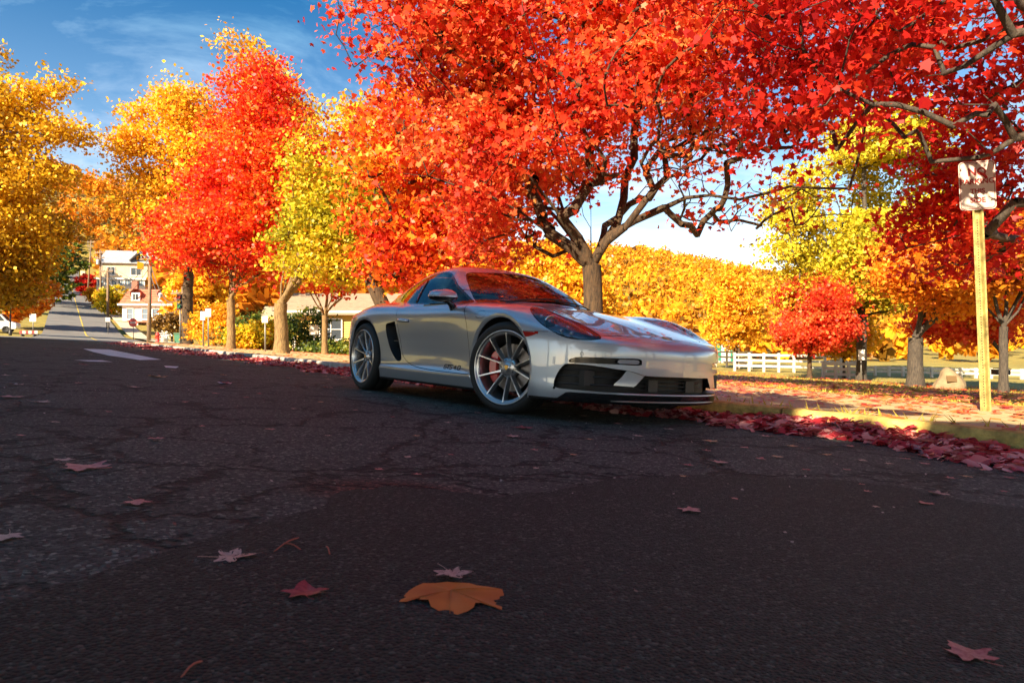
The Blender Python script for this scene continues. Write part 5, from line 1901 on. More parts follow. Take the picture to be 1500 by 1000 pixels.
def build_no_parking():
    D = 6.4
    p = at(1443, D)
    p[2] = zroad(TD[0] * p[0] + TD[1] * p[1]) + 0.12
    root = empty('parking_sign', p)
    root.rotation_euler = (0, math.radians(-2.0), math.radians(-14))
    steel = mat('post_paint', (0.34, 0.27, 0.09), 0.55, 0.35, noise=0.6, nscale=9, bump=0.2, bscale=60)
    # U-channel post with flanges and a column of holes
    b = bmesh.new()
    H = 2.36
    w, d, fl, th = 0.030, 0.030, 0.016, 0.004
    prof = [(-w - fl, 0), (-w, 0), (-w + 0.012, d), (w - 0.012, d), (w, 0), (w + fl, 0), (w + fl, th), (w + 0.002, th), (w - 0.010, d + th), (-w + 0.010, d + th), (-w - 0.002, th), (-w - fl, th)]
    lo = [b.verts.new((u, v - 0.02, -0.1)) for u, v in prof]
    hi = [b.verts.new((u, v - 0.02, H)) for u, v in prof]
    n = len(prof)
    for k in range(n):
        b.faces.new((lo[k], lo[(k + 1) % n], hi[(k + 1) % n], hi[k]))
    b.faces.new(hi)
    bmesh.ops.recalc_face_normals(b, faces=b.faces)
    post = obj('post', b, steel, root)
    hole = mat('hole_dark', (0.015, 0.013, 0.01), 0.9)
    b = bmesh.new()
    lathe(b, [(0.0, 0.0), (0.0052, 0.0), (0.0052, 0.003)], axis='Y', n=8)
    hm = bpy.data.meshes.new('hole')
    b.to_mesh(hm)
    b.free()
    hm.materials.append(hole)
    for k in range(70):
        o = bpy.data.objects.new('bolt_hole', hm)
        COL.objects.link(o)
        o.parent = post
        o.location = (0.0, 0.0085, 0.06 + k * 0.0254)
    # plate with rounded corners, red border
    W2, H2, zc = 0.152, 0.229, 2.135
    def rrect(w, h, r, n=6):
        pts = []
        for cx, cy, a0 in ((w - r, h - r, 0), (-w + r, h - r, 90), (-w + r, -h + r, 180), (w - r, -h + r, 270)):
            for k in range(n + 1):
                a = math.radians(a0 + 90 * k / n)
                pts.append((cx + r * math.cos(a), cy + r * math.sin(a)))
        return pts
    red = mat('sign_red', (0.26, 0.018, 0.014), 0.5, noise=0.2, nscale=10)
    white = mat('sign_white', (0.50, 0.43, 0.38), 0.5, noise=0.12, nscale=7)
    b = bmesh.new()
    poly_prism(b, [(u, v + zc) for u, v in rrect(W2, H2, 0.035)], -0.0265, -0.0245)
    bmesh.ops.recalc_face_normals(b, faces=b.faces)
    plate = obj('plate', b, white, root)
    b = bmesh.new()
    o_, i_ = rrect(W2 - 0.008, H2 - 0.008, 0.030), rrect(W2 - 0.0135, H2 - 0.0135, 0.026)
    vo = [b.verts.new((u, -0.0272, v + zc)) for u, v in o_]
    vi = [b.verts.new((u, -0.0272, v + zc)) for u, v in i_]
    for k in range(len(vo)):
        k2 = (k + 1) % len(vo)
        b.faces.new((vo[k], vo[k2], vi[k2], vi[k]))
    obj('border', b, red, plate)
    for body, z_, sz in (('NO', 0.125, 0.098), ('PARKING', 0.035, 0.068), ('THIS', -0.055, 0.060), ('SIDE', -0.140, 0.066)):
        me = text_mesh(body, sz)
        me.materials.clear()
        me.materials.append(red)
        o = obj('lettering', me, None, plate)
        stuff(o)
        o.rotation_euler = (math.radians(90), 0, 0)
        o.location = (0, -0.0285, zc + z_)
    for z_ in (0.205, -0.205):
        b = bmesh.new()
        lathe(b, [(0.0, -0.006), (0.008, -0.005), (0.010, 0.0)], axis='Y', n=10, c=(0, -0.026, zc + z_))
        obj('bolt', b, mat('bolt_steel', (0.3, 0.28, 0.24), 0.4, 0.8), plate, True)
    tag(root, 'white no parking sign with red letters on a yellowish channel post', 'sign')

def small_sign(px, D, top_y, bot_y, w, h, col, label, disc=None, yaw=0.0, cat='sign'):
    p = at(px, D)
    root = empty('road_sign', p)
    root.rotation_euler = (0, 0, yaw)
    zt = pz(top_y, D) - p[2]
    rod('post', [(0, 0.04, -0.2), (0, 0.04, zt)], 0.035, mat('sign_post', (0.20, 0.19, 0.17), 0.5, 0.5), root, 6)
    m = mat('plate_' + label[:12], col, 0.5)
    b = bmesh.new()
    if disc:
        lathe(b, [(0.0, 0.0), (w / 2, 0.0), (w / 2, 0.02), (0.0, 0.02)], axis='Y', n=20, c=(0, -0.02, zt - w / 2))
        pl = obj('plate', b, m, root)
        bx('bar', (0, -0.028, zt - w / 2), (w * 0.66, 0.01, w * 0.16), mat('sign_white', (0.74, 0.66, 0.60), 0.45), pl)
    else:
        box(b, (0, 0, zt - h / 2), (w, 0.02, h))
        bmesh.ops.bevel(b, geom=b.edges[:], offset=0.005, segments=1, affect='EDGES')
        obj('plate', b, m, root)
    tag(root, label, cat)

def window(root, c, w, h, frame_m, glass_m, yn=-1, cols=2, rows=2, arch=False):
    """window on a wall facing -y at c; frame, panes and bars as pieces"""
    f = bmesh.new()
    x, y, z = c
    t = 0.07
    for cx, cz, sx, sz in ((x, z + h / 2 - t / 2, w, t), (x, z - h / 2 + t / 2, w, t), (x - w / 2 + t / 2, z, t, h - 2 * t), (x + w / 2 - t / 2, z, t, h - 2 * t)):
        box(f, (cx, y - 0.04, cz), (sx, 0.10, sz))
    fr = obj('window', f, frame_m, root)
    bx('pane', (x, y + 0.01, z), (w - 0.1, 0.02, h - 0.1), glass_m, fr)
    for k in range(1, cols):
        bx('glazing_bar', (x - w / 2 + w * k / cols, y - 0.02, z), (0.045, 0.05, h - 2 * t), frame_m, fr)
    for k in range(1, rows):
        bx('glazing_bar', (x, y - 0.025, z - h / 2 + h * k / rows), (w - 2 * t, 0.045, 0.045), frame_m, fr)
    bx('sill', (x, y - 0.06, z - h / 2 - 0.05), (w + 0.15, 0.16, 0.07), frame_m, fr)

def gable_roof(root, x0, x1, y0, y1, z0, rise, m, over=0.35, th=0.14, along='x', rows=7):
    """two pitched slopes of overlapping shingle courses"""
    roof = empty('roof', (0, 0, 0), root)
    for side in (-1, 1):
        for k in range(rows):
            b = bmesh.new()
            u0, u1 = k / rows, (k + 1) / rows + 0.02
            if along == 'x':
                ym, hw = (y0 + y1) / 2, (y1 - y0) / 2 + over
                P = [((x0 - over, ym + side * hw * (1 - u), z0 + (rise + 0.2) * u - 0.2 + (0.05 if u is u0 else 0.0)) for u in (u0, u1)), ((x1 + over, ym + side * hw * (1 - u), z0 + (rise + 0.2) * u - 0.2 + (0.05 if u is u0 else 0.0)) for u in (u0, u1))]
            else:
                xm, hw = (x0 + x1) / 2, (x1 - x0) / 2 + over
                P = [((xm + side * hw * (1 - u), y0 - over, z0 + (rise + 0.2) * u - 0.2 + (0.05 if u is u0 else 0.0)) for u in (u0, u1)), ((xm + side * hw * (1 - u), y1 + over, z0 + (rise + 0.2) * u - 0.2 + (0.05 if u is u0 else 0.0)) for u in (u0, u1))]
            a0, a1 = [Vector(v) for v in P[0]]
            b0, b1 = [Vector(v) for v in P[1]]
            top = [b.verts.new(v) for v in (a0, b0, b1, a1)]
            bot = [b.verts.new(v - Vector((0, 0, th))) for v in (a0, b0, b1, a1)]
            b.faces.new(top)
            b.faces.new(bot[::-1])
            for q in range(4):
                b.faces.new((top[q], top[(q + 1) % 4], bot[(q + 1) % 4], bot[q]))
            bmesh.ops.recalc_face_normals(b, faces=b.faces)
            obj('shingle_course', b, m, roof)
    return roof

def clap_wall(root, x0, x1, y, z0, z1, m, n, name='wall'):
    """front wall of lapped boards"""
    w = empty(name, (0, 0, 0), root)
    h = (z1 - z0) / n
    for k in range(n):
        b = bmesh.new()
        a = [(x0, y, z0 + k * h), (x1, y, z0 + k * h), (x1, y + 0.03, z0 + (k + 1) * h), (x0, y + 0.03, z0 + (k + 1) * h)]
        v = [b.verts.new(p) for p in a]
        v2 = [b.verts.new((p[0], y + 0.12, p[2])) for p in a]
        b.faces.new(v)
        for q in range(4):
            b.faces.new((v[q], v2[q], v2[(q + 1) % 4], v[(q + 1) % 4]))
        bmesh.ops.recalc_face_normals(b, faces=b.faces)
        obj('board', b, m, w)
    return w

def build_houses():
    white = mat('house_white', (0.74, 0.68, 0.58), 0.7, noise=0.06, nscale=2)
    trim = mat('trim_white', (0.80, 0.76, 0.70), 0.6)
    tan = mat('house_tan', (0.60, 0.46, 0.28), 0.75, noise=0.12, nscale=1.5)
    slate = mat('roof_grey', (0.30, 0.31, 0.34), 0.7, noise=0.25, nscale=2)
    redr = mat('roof_red', (0.48, 0.13, 0.07), 0.75, noise=0.3, nscale=2)
    ochre = mat('house_ochre', (0.62, 0.40, 0.10), 0.7, noise=0.1, nscale=1.0)
    glass = mat('window_glass', (0.05, 0.06, 0.075), 0.12, 0.0, 0.3)
    blue = mat('window_blue', (0.16, 0.22, 0.28), 0.15, 0.0, 0.3)
    # --- upper house: tan gable over a glazed porch
    D = 132.0
    p = at(182, D)
    zb = pz(432, D)
    root = empty('house', (p[0], p[1], zb))
    root.rotation_euler = (0, 0, math.radians(14))
    W_, Dp = 8.2, 9.0
    bx('wall', (0, Dp / 2 + 0.14, 2.2), (W_, Dp, 8.4), tan, root)
    clap_wall(root, -W_ / 2, W_ / 2, 0, 3.1, 6.4, tan, 14)
    gable_roof(root, -W_ / 2, W_ / 2, 0, Dp, 6.4, 2.6, slate, 0.5, along='x', rows=9)
    window(root, (2.1, -0.02, 4.6), 1.9, 1.6, trim, glass, cols=2, rows=1)
    window(root, (-2.3, -0.02, 4.6), 1.5, 1.6, trim, glass, cols=2, rows=1)
    bx('porch_roof', (0, -1.1, 3.0), (W_ + 0.6, 2.6, 0.3), trim, root)
    bx('porch_base', (0, -1.0, 0.3), (W_ + 0.2, 2.1, 2.6), white, root)
    for k in range(7):
        window(root, (-3.5 + k * 1.16, -2.06, 2.2), 0.95, 1.15, trim, blue, cols=2, rows=1)
    for k in range(8):
        bx('porch_post', (-4.08 + k * 1.165, -2.0, 2.2), (0.16, 0.16, 1.3), trim, root)
    # valley gable on the roof's right
    gable_roof(root, 1.2, 4.2, -0.6, 4.4, 6.9, 1.6, slate, 0.25, along='y', rows=6)
    tag(root, 'tan hillside house with grey roof and long white glazed porch', 'house')
    # --- lower house: white with red mansard and dormers
    D = 104.0
    p = at(219, D)
    zb = pz(499, D)
    root = empty('house', (p[0], p[1], zb))
    root.rotation_euler = (0, 0, math.radians(12))
    W_, Dp = 7.6, 7.0
    clap_wall(root, -W_ / 2, W_ / 2, 0, 0, 5.6, white, 24)
    bx('side_wall', (0, Dp / 2 + 0.14, 2.7), (W_, Dp, 5.8), white, root)
    # mansard: steep front and sides
    b = bmesh.new()
    lo = [(-W_ / 2 - 0.4, -0.4, 5.6), (W_ / 2 + 0.4, -0.4, 5.6), (W_ / 2 + 0.4, Dp + 0.4, 5.6), (-W_ / 2 - 0.4, Dp + 0.4, 5.6)]
    hi = [(-W_ / 2 + 0.7, 0.9, 7.9), (W_ / 2 - 0.7, 0.9, 7.9), (W_ / 2 - 0.7, Dp - 0.9, 7.9), (-W_ / 2 + 0.7, Dp - 0.9, 7.9)]
    vl = [b.verts.new(v) for v in lo]
    vh = [b.verts.new(v) for v in hi]
    for q in range(4):
        b.faces.new((vl[q], vl[(q + 1) % 4], vh[(q + 1) % 4], vh[q]))
    b.faces.new(vh)
    b.faces.new(vl[::-1])
    roof = obj('roof', b, redr, root)
    for k in range(6):
        u = k / 6
        bx('shingle_course', (0, -0.4 + 1.3 * u - 0.01, 5.66 + 2.3 * u), (W_ + 0.8 - 2.2 * u, 0.06, 0.10), redr, roof)
    bx('cornice', (0, -0.35, 5.5), (W_ + 1.0, 0.5, 0.25), trim, root)
    for xx in (-1.9, 1.9):
        dm = empty('dormer', (0, 0, 0), root)
        bx('dormer_box', (xx, 0.6, 6.65), (1.25, 1.6, 1.35), trim, dm)
        b = bmesh.new()
        lathe(b, [(0.72, -0.35), (0.72, 1.2)], axis='Y', n=20, c=(xx, 0, 7.2))
        obj('dormer_roof', b, redr, dm)
        bx('dormer_pane', (xx, -0.215, 6.7), (0.7, 0.03, 0.9), glass, dm)
        bx('dormer_bar', (xx, -0.24, 6.7), (0.07, 0.03, 0.9), trim, dm)
    bx('chimney', (-2.9, 3.0, 8.3), (0.8, 0.8, 2.0), mat('chimney_brick', (0.30, 0.12, 0.08), 0.85), root)
    for xx in (-2.7, -0.6, 0.9, 2.7):
        window(root, (xx, -0.02, 4.1), 0.95, 1.7, trim, blue, cols=1, rows=2)
    window(root, (1.2, -0.02, 1.5), 1.1, 1.6, trim, glass, cols=2, rows=1)
    window(root, (2.7, -0.02, 1.5), 1.1, 1.6, trim, glass, cols=2, rows=1)
    dr = bx('door', (-0.9, -0.06, 1.05), (1.0, 0.10, 2.1), mat('door_brown', (0.16, 0.07, 0.04), 0.5), root)
    bx('handle', (-0.52, -0.13, 1.05), (0.06, 0.05, 0.16), mat('brass', (0.6, 0.45, 0.15), 0.3, 0.9), dr)
    bx('porch_floor', (-1.8, -1.2, 0.2), (4.4, 2.3, 0.4), trim, root)
    bx('porch_roof', (-1.8, -1.2, 2.9), (4.7, 2.5, 0.22), redr, root)
    for xx in (-3.9, -2.5, -1.0, 0.3):
        bx('porch_post', (xx, -2.2, 1.6), (0.14, 0.14, 2.5), trim, root)
    for k in range(14):
        bx('baluster', (-3.8 + k * 0.3, -2.2, 0.85), (0.05, 0.05, 0.85), trim, root)
    bx('porch_rail', (-1.8, -2.2, 1.3), (4.2, 0.07, 0.07), trim, root)
    tag(root, 'white house with red mansard roof and two dormers beside the hill road', 'house')
    # --- yellow building behind the street trees
    D = 44.0
    p = at(530, D)
    root = empty('yellow_building', (p[0], p[1], p[2]))
    root.rotation_euler = (0, 0, math.radians(8))
    W_, Dp, Hw = 8.6, 8.0, 2.75
    clap_wall(root, -W_ / 2, W_ / 2, 0, 0.25, Hw, ochre, 15)
    bx('side_wall', (0, Dp / 2 + 0.14, Hw / 2), (W_, Dp, Hw - 0.1), ochre, root)
    bx('foundation', (0, 0.02, 0.1), (W_ + 0.06, 0.2, 0.35), white, root)
    gable_roof(root, -W_ / 2 - 0.2, W_ / 2 + 0.2, 0, Dp, Hw, 1.3, mat('roof_brown', (0.30, 0.22, 0.15), 0.8, noise=0.2, nscale=2), 0.5, along='x', rows=9)
    for xx in (-1.95, 1.2, 3.2):
        window(root, (xx, -0.02, 1.55), 1.45, 1.4, trim, glass, cols=2, rows=2)
    for xx in (-W_ / 2 + 0.06, W_ / 2 - 0.06):
        bx('corner_board', (xx, -0.03, Hw / 2 + 0.1), (0.16, 0.10, Hw - 0.2), trim, root)
    bx('fascia', (0, -0.42, Hw - 0.12), (W_ + 1.2, 0.06, 0.22), trim, root)
    # side wing with a low gable end
    b = bmesh.new()
    wing = empty('wing', (0, 0, 0), root)
    bx('wing_wall', (-5.4, 3.4, 1.2), (2.3, 4.0, 2.4), ochre, wing)
    gable_roof(root, -6.5, -4.3, 1.4, 5.4, 2.3, 0.8, mat('roof_pale', (0.34, 0.27, 0.19), 0.8), 0.25, along='x', rows=5)
    tag(root, 'yellow clapboard building with white trimmed windows behind the street trees', 'building')

def utility_pole(px, D, top_y, label, lean=0.0, arms=1, transformer=False):
    p = at(px, D)
    H = pz(top_y, D) - p[2]
    root = empty('utility_pole', p)
    root.rotation_euler = (0, lean, math.radians(-20))
    wood = mat('pole_wood', (0.20, 0.13, 0.08), 0.9, noise=0.3, nscale=3)
    rod('pole', [(0, 0, -0.3), (0, 0, H)], [0.19, 0.13], wood, root, 10)
    for k in range(arms):
        arm = bx('crossarm', (0, -0.14, H - 0.5 - k * 0.9), (2.2, 0.12, 0.13), wood, root)
        for xx in (-0.95, -0.5, 0.5, 0.95):
            b = bmesh.new()
            lathe(b, [(0.0, 0.0), (0.06, 0.0), (0.045, 0.08), (0.06, 0.12), (0.03, 0.2), (0.0, 0.2)], axis='Z', n=8, c=(xx, -0.14, H - 0.43 - k * 0.9))
            obj('insulator', b, mat('insulator', (0.35, 0.33, 0.3), 0.3), arm, True)
    if transformer:
        b = bmesh.new()
        lathe(b, [(0.0, 0.0), (0.26, 0.02), (0.28, 0.1), (0.28, 0.8), (0.24, 0.9), (0.0, 0.95)], axis='Z', n=14, c=(0.0, -0.45, H - 2.6))
        obj('transformer', b, mat('transformer_grey', (0.40, 0.40, 0.40), 0.5), root, True)
    tag(root, label, 'pole')
    return Vector(p) + Vector((0, 0, H - 0.4))

def build_street_things(on_road):
    tops = [utility_pole(128, 160.0, 352, 'leaning utility pole at the bend of the hill road', math.radians(5), 2),
            utility_pole(148, 118.0, 366, 'utility pole with grey transformer beside the hill pavement', math.radians(-1), 2, True),
            utility_pole(158, 88.0, 392, 'thin utility pole at the foot of the hill pavement', 0.0, 1),
            utility_pole(218, 62.0, 372, 'dark utility pole standing before the white mansard house', math.radians(1.5), 1),
            utility_pole(270, 55.0, 420, 'short utility pole next to the weeping tree', math.radians(-1.5), 1)]
    wire = mat('wire', (0.10, 0.09, 0.085), 0.6)
    for i, (a, b_) in enumerate(((tops[0], tops[1]), (tops[1], tops[2]), (tops[2], tops[3]), (tops[3], tops[4]))):
        for off, lab in ((0.0, 'upper'), (0.9, 'lower')):
            pts = [a.lerp(b_, u) - Vector((0, 0, off + 2.2 * math.sin(math.pi * u))) for u in np.linspace(0, 1, 13)]
            o = rod('overhead_wire', pts, 0.03, wire, None, 5)
            tag(o, ['%s wire slung from the leaning pole to the transformer pole', '%s wire from the transformer pole to the thin pole', '%s wire from the thin pole to the dark pole', '%s wire from the dark pole to the short pole'][i] % lab, 'wire')
    small_sign(48, 57.0, 460, 489, 0.55, 0.62, (0.72, 0.70, 0.66), 'white square sign at the near corner of the junction')
    small_sign(195, 66.0, 466, 491, 0.85, 0.85, (0.55, 0.05, 0.04), 'round red no entry sign with white bar beside the mansard house', True)
    small_sign(305, 33.0, 452, 505, 0.26, 0.40, (0.78, 0.74, 0.66), 'taller white sign of the pair on the verge', yaw=0.2)
    small_sign(297, 34.0, 456, 505, 0.26, 0.44, (0.72, 0.68, 0.62), 'shorter white sign of the pair on the verge', yaw=-0.2)
    small_sign(388, 27.0, 463, 508, 0.24, 0.26, (0.75, 0.70, 0.62), 'small white sign left of the dappled trunk')
    small_sign(460, 31.0, 476, 508, 0.40, 0.44, (0.55, 0.50, 0.42), 'framed notice board in front of the yellow building', cat='sign')
    small_sign(158, 80.0, 465, 484, 0.55, 0.5, (0.50, 0.47, 0.42), 'grey sign at the foot of the hill pavement')
    # signal heads by the short pole
    p = at(264, 54.0)
    sg = empty('traffic_signal', p)
    rod('post', [(0, 0, -0.2), (0, 0, 3.2)], 0.06, mat('sign_post', (0.20, 0.19, 0.17), 0.5, 0.5), sg, 8)
    hd = bx('signal_head', (0, 0, 3.4), (0.42, 0.32, 1.15), mat('signal_black', (0.02, 0.02, 0.022), 0.5), sg, bevel=0.03)
    for k, c in enumerate(((0.25, 0.02, 0.015), (0.3, 0.18, 0.02), (0.03, 0.2, 0.08))):
        b = bmesh.new()
        lathe(b, [(0.0, -0.19), (0.10, -0.185), (0.12, -0.17), (0.13, -0.28), (0.135, -0.28), (0.135, -0.15)], axis='Y', n=14, c=(0, 0, 3.76 - k * 0.36))
        obj('lens', b, mat('lens_%d' % k, c, 0.3), hd, True)
    tag(sg, 'black traffic signal head beside the short utility pole', 'traffic light')
    # hydrant
    p = at(231, 56.0)
    hy = empty('fire_hydrant', p)
    hr = mat('hydrant_red', (0.50, 0.03, 0.02), 0.45)
    b = bmesh.new()
    lathe(b, [(0.0, 0.0), (0.20, 0.0), (0.20, 0.06), (0.14, 0.08), (0.14, 0.62), (0.18, 0.64), (0.18, 0.70), (0.13, 0.80), (0.05, 0.86), (0.05, 0.92), (0.0, 0.92)], axis='Z', n=16)
    obj('barrel', b, hr, hy, True)
    for sx in (-1, 1):
        b = bmesh.new()
        lathe(b, [(0.0, 0.24), (0.075, 0.24), (0.075, 0.18), (0.055, 0.17), (0.055, 0.1)], axis='X', n=10, c=(0, 0, 0.48))
        for v in b.verts:
            v.co.x *= sx
        obj('outlet', b, hr, hy, True)
    tag(hy, 'red fire hydrant on the verge left of the weeping tree', 'hydrant')
    # planter with white flowers, green bin
    p = at(241, 57.0)
    pl = empty('planter', p)
    b = bmesh.new()
    lathe(b, [(0.0, 0.0), (0.22, 0.0), (0.30, 0.40), (0.33, 0.42), (0.30, 0.44), (0.0, 0.40)], axis='Z', n=16)
    obj('pot', b, mat('pot_white', (0.7, 0.68, 0.64), 0.6), pl, True)
    r = np.random.default_rng(5)
    c = r.normal(size=(220, 3)) * np.array([0.2, 0.2, 0.16]) + np.array([0, 0, 0.62])
    obj('flowers', leaves_mesh('flowers', c, 0.12, 'hex', 0.3, r), mat('petal_white', (0.8, 0.78, 0.74), 0.6), pl)
    tag(pl, 'white planter full of white flowers next to the hydrant', 'planter')
    p = at(262, 57.5)
    bn = empty('litter_bin', p)
    gm = mat('bin_green', (0.03, 0.14, 0.08), 0.5)
    b = bmesh.new()
    box(b, (0, 0, 0.42), (0.5, 0.5, 0.84), taper=1.12)
    bmesh.ops.bevel(b, geom=b.edges[:], offset=0.03, segments=2, affect='EDGES')
    obj('bin_body', b, gm, bn)
    bx('lid', (0, -0.02, 0.90), (0.62, 0.64, 0.09), gm, bn, bevel=0.02)
    for sx in (-1, 1):
        b = bmesh.new()
        lathe(b, [(0.0, 0.03), (0.1, 0.03), (0.1, -0.03), (0.0, -0.03)], axis='X', n=12, c=(sx * 0.24, 0.25, 0.1))
        obj('castor', b, mat('signal_black', (0.02, 0.02, 0.022), 0.5), bn)
    tag(bn, 'green wheeled bin under the weeping tree', 'bin')
    # red and white barrier plank
    p = at(42, 56.0)
    br = empty('road_barrier', p)
    for k in range(6):
        bx('stripe', (-0.62 + k * 0.25, 0, 0.36), (0.248, 0.06, 0.26), mat('sign_red', (0.42, 0.05, 0.035), 0.5) if k % 2 == 0 else mat('sign_white', (0.74, 0.66, 0.60), 0.45), br)
    for xx in (-0.5, 0.5):
        bx('leg', (xx, 0, 0.12), (0.08, 0.34, 0.24), mat('signal_black', (0.02, 0.02, 0.022), 0.5), br)
    tag(br, 'low red and white striped barrier at the junction corner', 'barrier')
    # lamp post at the left edge
    p = at(15, 58.0)
    lp = empty('lamp_post', p)
    blk = mat('lamp_black', (0.02, 0.02, 0.02), 0.5)
    b = bmesh.new()
    tube(b, [(0, 0, -0.2), (0, 0, 0.4), (0, 0, 0.45), (0, 0, 3.0)], [0.12, 0.12, 0.06, 0.05], 10)
    obj('column', b, blk, lp, True)
    b = bmesh.new()
    lathe(b, [(0.0, 3.0), (0.10, 3.02), (0.20, 3.45), (0.22, 3.5), (0.10, 3.65), (0.0, 3.75)], axis='Z', n=10)
    obj('lantern', b, mat('lantern_glass', (0.35, 0.33, 0.28), 0.3), lp, True)
    tag(lp, 'black lantern lamp post by the white van', 'lamp post')
    build_van(at(-16, 70.0))
    build_park()

def build_van(p):
    v = empty('parked_van', p)
    v.rotation_euler = (0, 0, math.radians(25))
    wm = mat('van_white', (0.78, 0.78, 0.78), 0.3, 0.0, 0.6)
    gl = mat('van_glass', (0.03, 0.04, 0.05), 0.1)
    b = bmesh.new()
    prof = [(-2.5, 0.35), (2.45, 0.35), (2.55, 0.6), (2.45, 1.0), (1.75, 1.2), (1.15, 1.95), (0.9, 2.05), (-2.35, 2.1), (-2.5, 1.95)]
    poly_prism(b, prof, -0.95, 0.95)
    bmesh.ops.recalc_face_normals(b, faces=b.faces)
    bmesh.ops.bevel(b, geom=b.edges[:], offset=0.06, segments=2, affect='EDGES')
    obj('van_body', b, wm, v)
    for sy in (-1, 1):
        b = bmesh.new()
        poly_prism(b, [(0.35, 1.2), (1.55, 1.2), (1.1, 1.82), (0.35, 1.85)], sy * 0.945, sy * 0.958)
        bmesh.ops.recalc_face_normals(b, faces=b.faces)
        obj('side_window', b, gl, v)
        bx('headlight', (2.47, sy * 0.68, 0.82), (0.12, 0.32, 0.2), mat('clear_lens', (0.55, 0.57, 0.6), 0.1), v)
        for xx in (-1.55, 1.6):
            b = bmesh.new()
            lathe(b, [(0.0, 0.02), (0.2, 0.02), (0.22, 0.04), (0.32, 0.04), (0.36, 0.0), (0.36, -0.2), (0.0, -0.2)], axis='Y', n=24)
            for q in b.verts:
                q.co = Vector((xx + q.co.x, sy * (0.93 + q.co.y), 0.36 + q.co.z))
            bmesh.ops.recalc_face_normals(b, faces=b.faces)
            obj('wheel', b, mat('tyre_rubber', (0.016, 0.016, 0.016), 0.75), v, True)
    rot = Matrix.Rotation(math.atan2(0.75, -0.6), 3, 'Y')
    b = bmesh.new()
    vs = [b.verts.new(q) for q in ((1.72, -0.8, 1.27), (1.72, 0.8, 1.27), (1.22, 0.72, 1.92), (1.22, -0.72, 1.92))]
    b.faces.new(vs)
    obj('windscreen', b, gl, v)
    tag(v, 'white van parked beyond the junction beside the lantern post', 'van')

